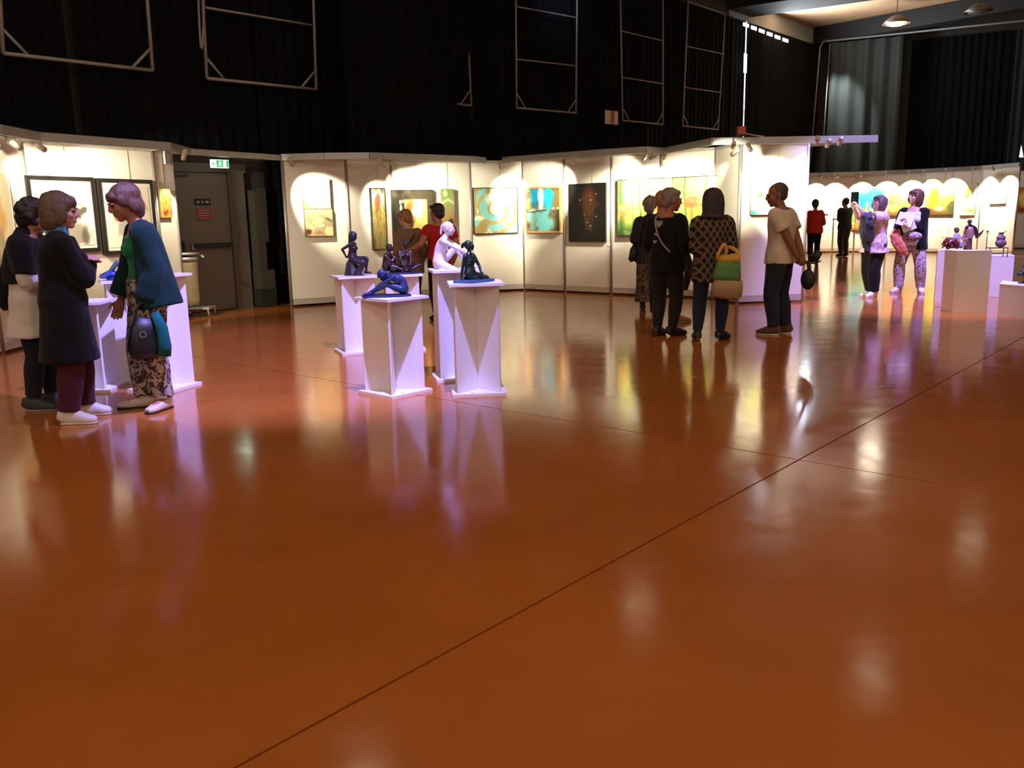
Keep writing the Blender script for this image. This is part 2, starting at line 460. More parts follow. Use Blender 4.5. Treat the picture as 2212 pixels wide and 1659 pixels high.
rod_frame('widest barred metal frame, before the bluish drape', (1116, 233), (1244, 244), (1114, 0), (1246, 0), bars=[((1115, 14), (1245, 38)), ((1116, 128), (1244, 142))])
rod_frame('narrow barred metal frame just right of the white board', (1345, 260), (1432, 269), (1340, 0), (1432, 0), bars=[((1342, 67), (1432, 88)), ((1344, 167), (1432, 181))], braces='lr')
rod_frame('narrow barred metal frame with a bent right side, last before the slit', (1475, 272), (1551, 280), (1486, 20), (1566, 40), bars=[((1484, 100), (1563, 117)), ((1480, 189), (1558, 200))])
P = WA + WN*0.36
rp = thing('rope_loop', 'slack grey rope loop beside the second metal frame', 'rope', tuple(on_plane(435, 107, P, WN)))
q = lambda x, y: on_plane(x, y, P, WN) - Vector(rp.location)
MB().tube([q(427, -30), q(431, 60), q(433.5, 100), q(435.5, 107), q(437.5, 96), q(440, 40), q(440, -30)], 0.018, 6).build('rope', M_ROD, rp, True)
pc = on_plane(1321, 254, WA + WN*0.42, WN)
sg = thing('notice_board', 'small white board with two red stripes hung on the black drape', 'board', tuple(pc), math.atan2(WU.y, WU.x))
MB().box((0, 0, 0), (0.56, 0.02, 0.33)).build('board', mat('board_cream', (214, 202, 180), 0.7, var=0.2), sg)
MB().box((-0.01, -0.012, 0), (0.06, 0.006, 0.33)).box((0.075, -0.012, 0), (0.05, 0.006, 0.33)).build('stripe', mat('stripe_red', (170, 60, 30), 0.7), sg)
# ------------------------------------------------------------------ emergency exit door in the left wall
def wl(t, off, z): return WA + WU*t + WN*off + Vector((0, 0, z))
pA = (on_plane(388, 560, WA + WN*0.15, WN)-WA).dot(WU); pB = (on_plane(507, 560, WA + WN*0.15, WN)-WA).dot(WU)
DW = pB - pA; DZ = on_plane(450, 372, WA + WN*0.1, WN).z
M_DOOR = mat('door_grey', (112, 106, 98), 0.6, var=0.25, vscale=1.2)
dr = thing('door_1', None, None, tuple(wl((pA+pB)/2, 0.06, 0)), math.atan2(WU.y, WU.x)); tag(dr, kind='structure')
MB().box((0, 0, DZ/2), (DW, 0.06, DZ-0.02)).build('leaf', M_DOOR, dr)
fr = mat('door_frame', (98, 92, 84), 0.6, var=0.3)
MB().box((-DW/2-0.05, 0, DZ/2), (0.1, 0.12, DZ)).build('jamb', fr, dr)
MB().box((DW/2+0.16, 0, DZ/2), (0.3, 0.12, DZ)).build('jamb', fr, dr)
MB().box((0.1, 0, DZ+0.07), (DW+0.5, 0.12, 0.14)).build('lintel', fr, dr)
hz_ = on_plane(490, 528, WA + WN*0.15, WN).z
pb_ = MB().box((0.10, -0.10, hz_), (DW*0.72, 0.05, 0.07)).build('push_bar', M_BLACK, dr)
MB().box((-DW*0.36, -0.08, hz_-0.03), (0.09, 0.09, 0.22)).build('latch_case', fr, dr)
MB().box((-DW*0.36+0.10, -0.09, hz_-0.01), (0.05, 0.06, 0.1)).build('bracket', M_ALU, dr)
sz_ = on_plane(452, 436, WA + WN*0.15, WN).z
MB().box((0.02, -0.035, sz_), (0.28, 0.012, 0.10)).build('plate', M_BLACK, dr)
l1 = MB()
for i, wd in enumerate((0.05, 0.03, 0.06)): l1.box((-0.06+i*0.08, -0.043, sz_), (wd, 0.006, 0.035))
l1.build('print', mat('print_white', (170, 165, 155), 0.7), dr)
nt_ = MB().box((0.03, -0.035, sz_-0.2), (0.26, 0.012, 0.17)).build('notice', mat('notice_red', (150, 74, 66), 0.7, var=0.5, vscale=30), dr)
l2 = MB()
for i in range(4): l2.box((0.03, -0.043, sz_-0.14-i*0.04), (0.2-0.04*(i % 2), 0.006, 0.012))
l2.build('print', mat('print_pale', (190, 150, 140), 0.7), dr)
MB().tube([(-DW/2+0.05, -0.05, DZ-0.06), (-DW/2+0.3, -0.06, DZ-0.05)], 0.02).build('closer', fr, dr, True)
# service box and cloth at the right of the door
mg = mat('beige_box', (58, 54, 47), 0.7, var=0.3)
bx = thing('wall_cabinet', 'tall pale narrow cabinet standing between the door and the black drape', 'cabinet', tuple(wl((pB)+0.50, 0.22, 0)), math.atan2(WU.y, WU.x))
MB().box((0, 0, 0.16), (0.30, 0.24, 0.30)).build('plinth', M_DARK, bx)
MB().box((0, 0, 0.47), (0.28, 0.24, 0.32)).build('lower_box', mg, bx)
MB().box((-0.06, 0, 1.30), (0.16, 0.2, 1.34)).build('body', mg, bx)
MB().box((0.05, -0.02, 1.55), (0.07, 0.16, 0.9)).build('side_duct', mg, bx)
# exit sign hanging above the door
ep = on_plane(474, 354, WA + WN*0.5, WN)
ex = thing('exit_sign', 'lit green and white emergency exit sign hanging above the grey door', 'sign', tuple(ep), math.atan2(WU.y, WU.x))
MB().box((0, 0, 0), (0.46, 0.05, 0.19)).build('housing', mat('sign_white', (235, 240, 235), 0.4, emit=(225, 250, 235), estr=1.1), ex)
gm = mat('sign_green', (20, 150, 90), 0.4, emit=(30, 165, 105), estr=0.75)
MB().box((-0.01, -0.028, 0), (0.17, 0.006, 0.16)).build('green_field', gm, ex); MB().box((0.19, -0.028, 0), (0.05, 0.006, 0.16)).build('green_field', gm, ex)
wmm = mat('sign_pict', (240, 250, 245), 0.4, emit=(235, 250, 240), estr=1.1)
g_ = MB().ell((0.005, -0.034, 0.05), (0.016, 0.004, 0.016)).beam((0.0, -0.034, 0.035), (-0.012, -0.034, -0.015), 0.004, 0.03)
g_.beam((0.0, -0.034, 0.03), (0.035, -0.034, 0.015), 0.004, 0.012).beam((-0.005, -0.034, 0.028), (-0.04, -0.034, 0.01), 0.004, 0.012)
g_.beam((-0.012, -0.034, -0.012), (0.02, -0.034, -0.03), 0.004, 0.014).beam((0.02, -0.034, -0.03), (0.015, -0.034, -0.06), 0.004, 0.012).beam((-0.012, -0.034, -0.012), (-0.045, -0.034, -0.05), 0.004, 0.014)
g_.build('running_figure', wmm, ex)
MB().beam((-0.20, -0.03, 0), (-0.12, -0.03, 0), 0.004, 0.018).beam((-0.20, -0.03, 0), (-0.165, -0.03, 0.035), 0.004, 0.016).beam((-0.20, -0.03, 0), (-0.165, -0.03, -0.035), 0.004, 0.016).build('arrow', gm, ex)
MB().beam((0, 0, 0.09), (0, 0, 0.6), 0.01, 0.01).build('hanger', M_BLACK, ex)
ex.scale = (0.68, 0.68, 0.68)
lamp('exit_glow', 'POINT', (0, -0.2, -0.05), 1.0, (0.7, 1.0, 0.8), ex, size=0.1)

# ------------------------------------------------------------------ lamps under the roof
M_SHADE = mat('shade_metal', (120, 116, 108), 0.4, metal=0.5)
M_BULB = mat('bulb_glow', (255, 235, 200), 0.4, emit=(255, 226, 178), estr=1.1)
def hall_lamp(x, y, label, z=7.15, on=True, k=0.45):
    o = thing('ceiling_lamp', label, 'lamp', (x, y, z), 0, 'round lamps hung under the roof')
    MB().lathe([(0.06, 0.26), (0.14, 0.24), (0.32, 0.12), (0.42, 0.0), (0.41, 0.0), (0.31, 0.10), (0.08, 0.21)]).build('shade', M_SHADE, o, True)
    MB().ell((0, 0, 0.02), (0.31, 0.31, 0.09)).build('bulb', M_BULB if on else M_SHADE, o, True)
    MB().tube([(0, 0, 0.28), (0, 0, 0.75)], 0.012, 6).build('cable', M_BLACK, o)
    if on: lamp('bulb_light', 'POINT', (0, 0, -0.2), E_HALL*k, HALL, o, size=0.32)
hall_lamp(*LAMPS1[0], 'lit round lamp hanging before the pale ceiling strip', k=0.5)
hall_lamp(14.22, 27.67, 'unlit lamp near the top right corner', on=False)
names_ = ['round lamp under the roof, mirrored in the floor beyond the long joint', 'round lamp above the swirl painting', 'round lamp above the exit door', 'round lamp above the far left of the hall']
for (x, y), l, k in zip(LAMPS1[1:], names_, (0.035, 0.035, 0.08, 1.4)): hall_lamp(x, y, l, k=k)
names_ = ['round lamp above the far white plinths', 'round lamp above the right end panel', 'round lamp above the open floor in front of the sculptures', 'round lamp high above the left foreground floor']
for (x, y), l, k in zip(LAMPS2, names_, (0.04, 0.04, 1.0, 1.0)): hall_lamp(x, y, l, k=k)
names_ = ['round lamp above the right hall beyond the frame', 'round lamp above the right aisle', 'round lamp above the right foreground floor', 'round lamp just behind the viewpoint']
for (x, y), l in zip(LAMPS3, names_): hall_lamp(x, y, l, k=0.9)
for i, (x, y, l) in enumerate([(-8.5, -4.5, 'far left'), (-4.5, -9.5, 'left'), (2.0, -11.0, 'middle'), (7.5, -9.0, 'right'), (12.5, -3.0, 'far right')]):  # unseen lamps added behind the viewpoint to fill the faces turned to the viewer
    hall_lamp(x, y, 'added fill lamp, unseen behind the viewpoint, %s one of five' % l, k=3.7)
def stage_light(P, tgt, e, ang, label, blend=0.5):
    o = thing('stage_light', label, 'stage light', tuple(P))
    d = (Vector(tgt)-P).normalized(); q_ = d.to_track_quat('-Z', 'Y').to_matrix()
    MB().lathe([(0.06, 0.22), (0.11, 0.2), (0.13, 0.0), (0.12, 0.0)], M=q_).build('can', M_BLACK, o, True)
    MB().lathe([(0.11, 0.012), (0.11, 0.004)], M=q_).build('lens', mat('violet_lens', (170, 140, 255), 0.3, emit=(160, 120, 255), estr=8), o)
    MB().tube([(0, 0, 0.1), (0, 0, 0.7)], 0.015, 6).build('clamp', M_BLACK, o)
    lamp('beam', 'SPOT', tuple(d*0.05), e, PURPLE, o, target=tuple(d), size=0.09, angle=ang, blend=blend)
stage_light(PUR1, (-2.1, 8.8, 0.2), E_PURPLE1, 44, 'violet stage light aimed at the slotted white stands', 0.6)
stage_light(PUR2, (6.6, 14.0, 0.6), E_PURPLE2, 50, 'violet stage light aimed at the far white plinths')
# pale lamp brushing the corner drape, bluish one on the middle drape
lc = WC + WV*0.5 + WVN*2.2 + Vector((0, 0, 6.9)); lt = WC + WV*1.15 + WVN*1.1 + Vector((0, 0, 4.9))
lamp('corner_wash', 'SPOT', tuple(lc), 1500.0, (0.9, 1.0, 0.95), None, tuple(lt), 0.1, 46, 1.0)
lc = WA + WU*8.6 + WN*2.5 + Vector((0, 0, 7.2)); lt = WA + WU*8.8 + Vector((0, 0, 6.6))
lamp('drape_wash', 'SPOT', tuple(lc), 160.0, (0.45, 0.6, 1.0), None, tuple(lt), 0.1, 60, 0.9)

dl = WA + WU*20.5 + WN*0.5 + Vector((0, 0, 7.25))
al = lamp('daylight_strip', 'AREA', tuple(dl), 700.0, (0.9, 0.95, 1.0), None, tuple(dl + WN*1.2 + Vector((0, 0, 0.55))))
al.data.shape = 'RECTANGLE'; al.data.size = 0.1; al.data.size_y = 6.0

P = WC + WVN*0.4
a_, b_, c_ = on_plane(2206, 313, P, WVN), on_plane(2201, 340, P, WVN), on_plane(2211, 340, P, WVN)
k = MB(); dd = WVN*0.02; k.add([a_, b_, c_, a_+dd, b_+dd, c_+dd], [(0, 1, 2), (5, 4, 3), (0, 3, 4, 1), (1, 4, 5, 2), (2, 5, 3, 0)])
tag(k.build('window_3', mat('daylight_gap2', (255, 255, 255), 0.5, emit=(235, 240, 255), estr=1.0)), kind='structure')
# ------------------------------------------------------------------ exhibition panels
POST = {k: Vector((*v, 0)) for k, v in dict(
    Z=(-6.35, 8.7), P0=(-5.93, 10.05), P1=(-5.93, 11.0), P2=(-5.05, 12.78), P3=(-4.93, 13.18),
    M0=(-3.75, 14.93), M1=(-2.79, 15.45), M2=(-2.1, 16.05), M3=(-0.72, 17.0), M4=(0.29, 17.31), M5=(1.06, 16.64),
    M6=(1.86, 15.97), M7=(2.65, 15.40), M8=(3.46, 14.85), K=(3.61, 13.86), E=(4.70, 14.01)).items()}
PH = 2.5
M_RAIL = mat('panel_rail', (188, 182, 172), 0.42, metal=0.25, var=0.1)
posts_done = set()
def post(name, P, label, h=PH, r=0.028):
    o = MB().lathe([(r, 0), (r, h)], n=8).build('panel_post', M_ALU, None, True)
    o.location = P
    return tag(o, label, 'post', 'aluminium posts between the panels')
def panel(A, B, label, h=PH, seam=False, group='white exhibition panels'):
    d = B - A; L_ = d.length - 0.056; m_ = (A+B)/2
    o = thing('exhibition_panel', label, 'panel', tuple(m_), math.atan2(d.y, d.x), group)
    if seam:
        for s in (-1, 1):
            MB().box((s*(L_/4+0.004), 0, 0.13+(h-0.18)/2), (L_/2-0.008, 0.03, h-0.18)).build('board', M_BOARD, o)
        MB().box((0, 0, 0.13+(h-0.18)/2), (0.022, 0.034, h-0.2)).build('joint_strip', M_RAIL, o)
    else:
        MB().box((0, 0, 0.13+(h-0.18)/2), (L_, 0.03, h-0.18)).build('board', M_BOARD, o)
    MB().box((0, 0, 0.085), (L_, 0.045, 0.10)).build('bottom_rail', M_RAIL, o)
    MB().box((0, 0, h-0.025), (L_, 0.045, 0.05)).build('top_rail', M_RAIL, o)
    return o
PL = [('Z','P0','white panel at the far left edge, beside the cropped tall picture'),
      ('P0','P1','white panel left of the framed portraits'),
      ('P1','P2','wide white panel holding the two framed monochrome portraits'),
      ('P2','P3','narrow white panel with the small orange picture, next to the door'),
      ('M0','M1','white panel with the stacked pair of tan canvases, first right of the door'),
      ('M1','M2','white panel with the narrow olive canvas at its right'),
      ('M2','M3','wide white panel with the black and gold painting'),
      ('M3','M4','white panel behind the turquoise swirl painting'),
      ('M4','M5','white panel behind the blue waterfall painting'),
      ('M5','M6','white panel behind the black painting'),
      ('M6','M7','white panel with the left half of the green garden painting'),
      ('M7','M8','white panel with the right half of the green garden painting'),
      ('M8','K','white panel turned sideways, just left of the outer corner'),
      ('K','E','white end panel behind the man in the pale T-shirt')]
for a, b, l in PL: panel(POST[a], POST[b], l)
for k, l in dict(P0='post at the far left edge of the frame', P1='post left of the framed portraits', P2='post right of the framed portraits',
    P3='post beside the trash bag stand', M0='post right of the black drape, first of the middle row', M1='post right of the stacked tan canvases',
    M2='post right of the narrow olive canvas', M3='post left of the swirl painting', M4='post between swirl and waterfall paintings',
    M5='post left of the black painting', M6='post right of the black painting', M7='post above the grey-haired visitors',
    M8='post just left of the sideways panel', K='outer corner post, in front of the sideways panel', E='post closing the end panel').items():
    post(k, POST[k], 'aluminium panel ' + l, r=0.034 if k in ('K', 'P0') else 0.028)
# header bar over the exit
o = thing('header_bar', 'aluminium bar bridging the gap over the exit door', 'bar', tuple(POST['P3'] + Vector((0, 0, 2.5))))
MB().beam((0, 0, 0), POST['M0']-POST['P3'] + Vector((0, 0, -0.02)), 0.05, 0.09).build('bar', M_ALU, o)
MB().box((-0.06, -0.14, -0.1), (0.09, 0.09, 0.2)).build('clamp_box', M_RAIL, o)

# far row
FP = [(1738, 546), (1797, 545), (1843, 544.5), (1912, 544.5), (1986, 545), (2110, 547.5), (2187, 552)]
FT = [380, 377.5, 376, 373, 370, 364, 362]
FAR = [at(*p) for p in FP]
FH = 2.58
fl = ['far panel left of the woman in red', 'far panel behind the man in dark green', 'far panel behind the raised phone', 'far panel behind the two women', 'wide far panel with the yellow landscape', 'far panel with the small white framed picture']
for i, l in enumerate(fl): panel(FAR[i], FAR[i+1], 'white ' + l, FH, seam=(i == 4))
for i, l in enumerate(['hidden by the near end panel', 'right of the woman in red', 'right of the man in dark green', 'beside the raised phone', 'left of the yellow landscape', 'right of the yellow landscape', 'right of the small white framed picture']):
    post('f', FAR[i], 'far aluminium post ' + l, FH)
o = thing('far_fascia', 'pale fascia bar along the top of the far panels', 'bar', tuple(FAR[0]))
ff = MB()
for i in range(6):
    n = Vector((-0.28, -0.44, 0))
    ff.beam(FAR[i]-FAR[0] + n + Vector((0,0,FH)), FAR[i+1]-FAR[0] + n + Vector((0,0,FH)), 0.04, 0.12)
ff.build('fascia', M_ALU, o)
FE0, FE1 = Vector((17.0, 29.9, 0)), Vector((18.9, 28.9, 0))
panel(FE0, FE1, 'white panel at the far right edge with the orange picture', FH)

# ------------------------------------------------------------------ projecting light fascias
def fascia(label, pts, z=2.49, ht=0.105, arms=()):
    o = thing('light_fascia', label, 'fascia', (pts[0][0], pts[0][1], z), 0, 'aluminium light rails above the panels')
    P0_ = Vector((pts[0][0], pts[0][1], 0))
    for a, b in zip(pts[:-1], pts[1:]):
        MB().beam(Vector((a[0], a[1], 0))-P0_, Vector((b[0], b[1], 0))-P0_, 0.05, ht).build('rail', M_ALU, o)
    for a, b in arms:
        MB().beam(Vector((a[0], a[1], 0.0))-P0_, Vector((b[0], b[1], 0.0))-P0_, 0.04, 0.05).build('arm', M_RAIL, o)
    return o
fx = lambda pts: [tuple(at(x, y, 2.54))[:2] for x, y in pts]
LF = [(-5.62, 8.6)] + fx([(0, 270), (83, 286), (365, 308), (408, 320)])
fascia('light rail above the framed portraits', LF, arms=[(LF[1], POST['P0'][:2]), (LF[2], POST['P1'][:2]), (LF[3], POST['P2'][:2])])
MF1 = [POST['M0'][:2], (-3.02, 14.86), (-2.30, 14.97), (-0.62, 16.42), (-0.42, 16.92)]
fascia('light rail from the door gap to the swirl painting', MF1, arms=[(MF1[1], POST['M1'][:2]), (MF1[2], POST['M2'][:2])])
MF2 = [(-0.08, 16.95), (0.05, 16.75), (0.75, 16.15), (1.55, 15.45), (2.30, 14.95), (2.66, 15.33)]
fascia('light rail above the waterfall and black paintings', MF2, arms=[(MF2[2], POST['M5'][:2]), (MF2[3], POST['M6'][:2])])
tip = at(1895, 298, 2.5)
MF3 = [(2.70, 15.30), tuple(at(1540, 304, 2.5))[:2], tuple(tip)[:2]]
fascia('light rail reaching out past the end panel, lit violet at its tip', MF3, arms=[(tuple(tip)[:2], (4.74, 15.1)), ((4.74, 15.1), POST['E'][:2]), (MF3[1], POST['K'][:2])])

# ------------------------------------------------------------------ spot lamps and their beams
M_CAN = mat('lamp_can', (198, 190, 178), 0.4, metal=0.2)
def spot(P, tgt, label, lit_face=False, e=E_PANEL, ang=56, blend=0.5, far=False):
    """slim can lamp on a bracket, aimed at the wall"""
    P, tgt = Vector(P), Vector(tgt); d = (tgt-P).normalized()
    o = thing('spot_lamp', label, 'spot lamp', tuple(P), 0, 'spot lamps on the light rails')
    q_ = d.to_track_quat('-Z', 'Y').to_matrix()
    MB().lathe([(0.012, 0.165), (0.030, 0.16), (0.034, 0.0), (0.028, 0.0), (0.028, 0.01)], n=12, M=q_).build('can', M_CAN, o, True)
    MB().lathe([(0.026, 0.014), (0.026, 0.006)], n=12, M=q_).build('lens', M_LENS, o)
    top = Vector((0, 0, 2.45 if not far else 2.53)) - Vector((0, 0, P.z))
    MB().tube([-d*0.10, Vector((0, 0, max(0.05, top.z)))], 0.010, 6).build('bracket', M_CAN, o)
    lamp('beam', 'SPOT', tuple(d*0.012), e, WARM, o, target=tuple(d), size=0.025, angle=ang, blend=blend)
    return o
def wall_pt(a, b, s, z): 
    p = POST[a].lerp(POST[b], s); return Vector((p.x, p.y, z))
SZ = 2.33
def rail_pt(pts, s):
    segs = [(Vector((*a, 0)), Vector((*b, 0))) for a, b in zip(pts[:-1], pts[1:])]
    tot = sum((b-a).length for a, b in segs); q = s*tot
    for a, b in segs:
        l = (b-a).length
        if q <= l: return a.lerp(b, q/l)
        q -= l
    return segs[-1][1]
def aim(px, py, a, b, s, zt, label, e=E_PANEL, zl=SZ, **k):
    p = at(px, py, zl)
    # keep the lamp on the hall side of the panel
    A_, B_ = POST[a], POST[b]; n = Vector(((B_-A_).y, -(B_-A_).x, 0)).normalized()
    if n.y > 0 and n.x < 0.5: n = -n
    t = wall_pt(a, b, s, zt + 0.2)
    dist = (p - Vector((t.x, t.y, p.z))).dot(n)
    if dist < 0.42: p = p + n*(0.5-dist)
    if dist > 0.8: p = p - n*(dist-0.7)
    spot(p, t, label, e=e, **k)
aim(25, 297, 'P0', 'P1', 0.55, 1.55, 'spot lamp at the far left edge over the tall figure picture', e=E_PANEL*0.8)
aim(112, 308, 'P1', 'P2', 0.30, 1.6, 'spot lamp over the left framed portrait', e=E_PANEL*0.65)
aim(167, 310, 'P1', 'P2', 0.50, 1.5, 'spot lamp between the two framed portraits', e=E_PANEL*0.5)
aim(214, 314, 'P1', 'P2', 0.72, 1.6, 'spot lamp over the right framed portrait', e=E_PANEL*0.65)
spot((-4.55, 12.62, SZ), wall_pt('P2', 'P3', 0.6, 1.5), 'spot lamp over the small orange picture', e=E_PANEL*0.35, ang=40)
aim(685, 344, 'M0', 'M1', 0.55, 1.55, 'single spot lamp over the stacked tan canvases', e=E_PANEL*0.95)
aim(892, 351, 'M2', 'M3', 0.30, 1.6, 'spot lamp glowing towards the viewer over the black and gold painting', e=E_PANEL*0.8)
aim(945, 348, 'M2', 'M3', 0.64, 1.6, 'spot lamp over the right side of the black and gold painting')
aim(917, 348, 'M1', 'M2', 0.8, 1.4, 'spot lamp turned towards the narrow olive canvas', e=E_PANEL*0.45)
aim(1132, 352, 'M3', 'M4', 0.75, 1.6, 'spot lamp turned towards the swirl painting')
aim(1171, 350, 'M4', 'M5', 0.50, 1.6, 'spot lamp over the blue waterfall painting', e=E_PANEL*0.85)
aim(1318, 338, 'M6', 'M7', 0.25, 1.6, 'bright spot lamp right of the black painting', e=E_PANEL*0.8)
aim(1341, 338, 'M5', 'M6', 0.85, 1.7, 'slanted spot lamp turned back to the black painting', e=E_PANEL*0.6)
aim(1373, 336, 'M6', 'M7', 0.75, 1.6, 'small spot lamp over the left half of the garden painting', e=E_PANEL*0.75)
aim(1497, 322, 'M7', 'M8', 0.30, 1.55, 'spot lamp over the grey-haired visitors', e=E_PANEL*0.75)
aim(1512, 318, 'M8', 'K', 0.35, 1.55, 'slanted spot lamp turned to the sideways panel', e=E_PANEL)
aim(1704, 309, 'K', 'E', 0.45, 1.6, 'spot lamp above the man in the pale T-shirt', e=E_PANEL*1.25)
spot(at(1763, 308, 2.36), Vector((4.7, 14.8, 1.4)), 'hooded spot lamp on the overhanging rail tip, leftmost of three', e=E_PANEL*0.2)
spot(at(1786, 316, 2.36), Vector((4.8, 14.9, 1.4)), 'slanted spot lamp on the overhanging rail tip, middle of three', e=E_PANEL*0.2)
spot(at(1812, 311, 2.38), Vector((5.0, 15.0, 1.4)), 'slanted spot lamp on the overhanging rail tip, rightmost of three', e=E_PANEL*0.2)
fn = ['behind the end panel', 'above the woman in red', 'above the man in dark green', 'above the raised phone', 'above the short-haired woman', 'above the taller woman', 'left above the yellow landscape', 'above the small tree picture', 'above the small white framed picture']
fs_ = [0.04, 0.13, 0.25, 0.36, 0.47, 0.56, 0.66, 0.83, 0.95]
for s, l in zip(fs_, fn):
    q = s*6; # position along the row by true length
    tot = [(FAR[i+1]-FAR[i]).length for i in range(6)]; d_ = s*sum(tot); i = 0
    while i < 5 and d_ > tot[i]: d_ -= tot[i]; i += 1
    w_ = FAR[i].lerp(FAR[i+1], d_/tot[i]); dd = FAR[i+1]-FAR[i]; n = Vector((dd.y, -dd.x, 0)).normalized()
    if n.y > 0: n = -n
    spot(w_ + n*0.55 + Vector((0, 0, 2.46)), w_ + Vector((0, 0, 1.75)), 'far spot lamp ' + l, e=E_FAR, far=True, ang=76)
ob = thing('hoist_box', 'orange box sitting on the end panel light rail', 'box', tuple(at(1603, 292, 2.56)))
MB().box((0, 0.05, 0.07), (0.11, 0.1, 0.12)).build('case', mat('orange_box', (176, 84, 58), 0.6, var=0.3), ob)
MB().tube([(0.05, 0.05, 0.03), (0.2, 0.06, 0.0), (0.34, 0.05, -0.02)], 0.008, 6).build('cable', M_RAIL, ob)
MB().box((0, 0.05, 0.0), (0.16, 0.12, 0.02)).build('clamp', M_DARK, ob)
# ------------------------------------------------------------------ painted pictures (colour per vertex, from noise and strokes)
def vnoise(u, v, f, seed=0, oct_=3):
    out = np.zeros_like(u); amp, tot = 1.0, 0.0
    for o_ in range(oct_):
        rs = np.random.RandomState(seed*17 + o_); n = int(f*2**o_) + 3
        g = rs.rand(n+1, n+1); x, y = u*f*2**o_, v*f*2**o_
        x = np.clip(x, 0, n-1.001); y = np.clip(y, 0, n-1.001)
        i, j = x.astype(int), y.astype(int); a, b = x-i, y-j
        a, b = a*a*(3-2*a), b*b*(3-2*b)
        out += amp*(g[i, j]*(1-a)*(1-b) + g[i+1, j]*a*(1-b) + g[i, j+1]*(1-a)*b + g[i+1, j+1]*a*b)
        tot += amp; amp *= 0.5
    return out/tot
def sst(a, b, x): t = np.clip((x-a)/(b-a), 0, 1); return t*t*(3-2*t)
def rgb(c): return np.array(c, float)
def mixc(base, c, k): return base*(1-k[..., None]) + rgb(c)*k[..., None]
def grad(v, stops):
    out = np.zeros(v.shape + (3,))
    for ch in range(3): out[..., ch] = np.interp(v, [s[0] for s in stops], [s[1][ch] for s in stops])
    return out
def blob(u, v, cx, cy, rx, ry, soft=0.4, n=None, na=0.5):
    d = np.sqrt(((u-cx)/rx)**2 + ((v-cy)/ry)**2)
    if n is not None: d = d + (n-0.5)*na*2
    return 1 - sst(1-soft, 1+soft, d)
def art_swirl(u, v):
    dx, dy = u-0.5, v-0.52; r = np.hypot(dx, dy*1.15); a = np.arctan2(dy, dx)
    w_ = np.sin(a*1.0 + r*24 + 3*vnoise(u, v, 4, 3)); n = vnoise(u, v, 7, 5)
    c = mixc(np.ones(u.shape+(3,))*rgb((120, 184, 180)), (166, 140, 84), sst(0.0, 0.8, w_ + (n-0.5)))
    c = mixc(c, (84, 178, 196), sst(0.62, 0.8, vnoise(u, v, 5, 9)))
    c = mixc(c, (202, 214, 190), sst(0.58, 0.75, vnoise(u, v, 6, 12)))
    ring = np.exp(-((r-0.15)/0.018)**2); c = mixc(c, (96, 128, 112), ring*0.7)
    c = mixc(c, (196, 206, 170), blob(u, v, 0.5, 0.52, 0.13, 0.11, 0.3)*0.8)
    c = mixc(c, (150, 128, 78), sst(0.30, 0.5, r)*sst(0.5, 0.62, vnoise(u, v, 4, 21)))
    return c
def art_water(u, v):
    n = vnoise(u, v, 6, 2); c = np.ones(u.shape+(3,))*rgb((126, 104, 66)); c = mixc(c, (84, 74, 48), sst(0.45, 0.7, n))
    top = sst(0.47, 0.52, v)
    c = mixc(c, (28, 148, 196), blob(u, v, 0.28, 0.85, 0.16, 0.32, 0.4, n)*top)
    c = mixc(c, (40, 180, 214), blob(u, v, 0.62, 0.8, 0.17, 0.34, 0.4, n)*top)
    c = mixc(c, (236, 246, 248), blob(u, v, 0.45, 0.8, 0.08, 0.5, 0.5, n, 0.3)*top)
    c = mixc(c, (116, 176, 170), blob(u, v, 0.18, 0.4, 0.12, 0.34, 0.35, n)*(1-top))
    c = mixc(c, (112, 190, 192), blob(u, v, 0.52, 0.24, 0.25, 0.30, 0.3, n)*(1-top))
    c = mixc(c, (36, 34, 26), np.exp(-((v-0.47+0.02*np.sin(u*9))/0.012)**2)*sst(0.4, 0.5, n+0.05))
    c = mixc(c, (206, 198, 160), np.exp(-((v-0.52-0.03*(u-0.5))/0.02)**2)*sst(0.5, 0.6, vnoise(u, v, 18, 7)))
    c = mixc(c, (40, 42, 36), sst(0.78, 1.0, u)*(1-top)*0.8)
    return c
def art_black(u, v):
    n = vnoise(u, v, 8, 4); c = np.ones(u.shape+(3,))*rgb((20, 17, 14))
    c = mixc(c, (96, 48, 26), blob(u, v, 0.55, 0.7, 0.17, 0.2, 0.6, n)*0.8); c = mixc(c, (70, 44, 26), blob(u, v, 0.55, 0.48, 0.14, 0.28, 0.5, n)*0.7)
    rs = np.random.RandomState(3)
    for _ in range(18):
        x, y = 0.3+0.55*rs.rand(), 0.2+0.65*rs.rand(); c = mixc(c, (206, 190, 168), blob(u, v, x, y, 0.009, 0.009, 0.5)*(0.2+0.5*rs.rand()))
    for x, y in ((0.3, 0.72), (0.6, 0.72), (0.75, 0.82), (0.75, 0.43), (0.5, 0.33), (0.6, 0.27)): c = mixc(c, (226, 214, 196), blob(u, v, x, y, 0.016, 0.011, 0.4)*0.8)
    for k in (-0.8, -0.3, 0.4, 0.9): c = mixc(c, (90, 74, 54), np.exp(-((u-0.5-k*(0.3-v))/0.01)**2)*sst(0.05, 0.1, v)*(1-sst(0.22, 0.3, v))*0.5)
    return c
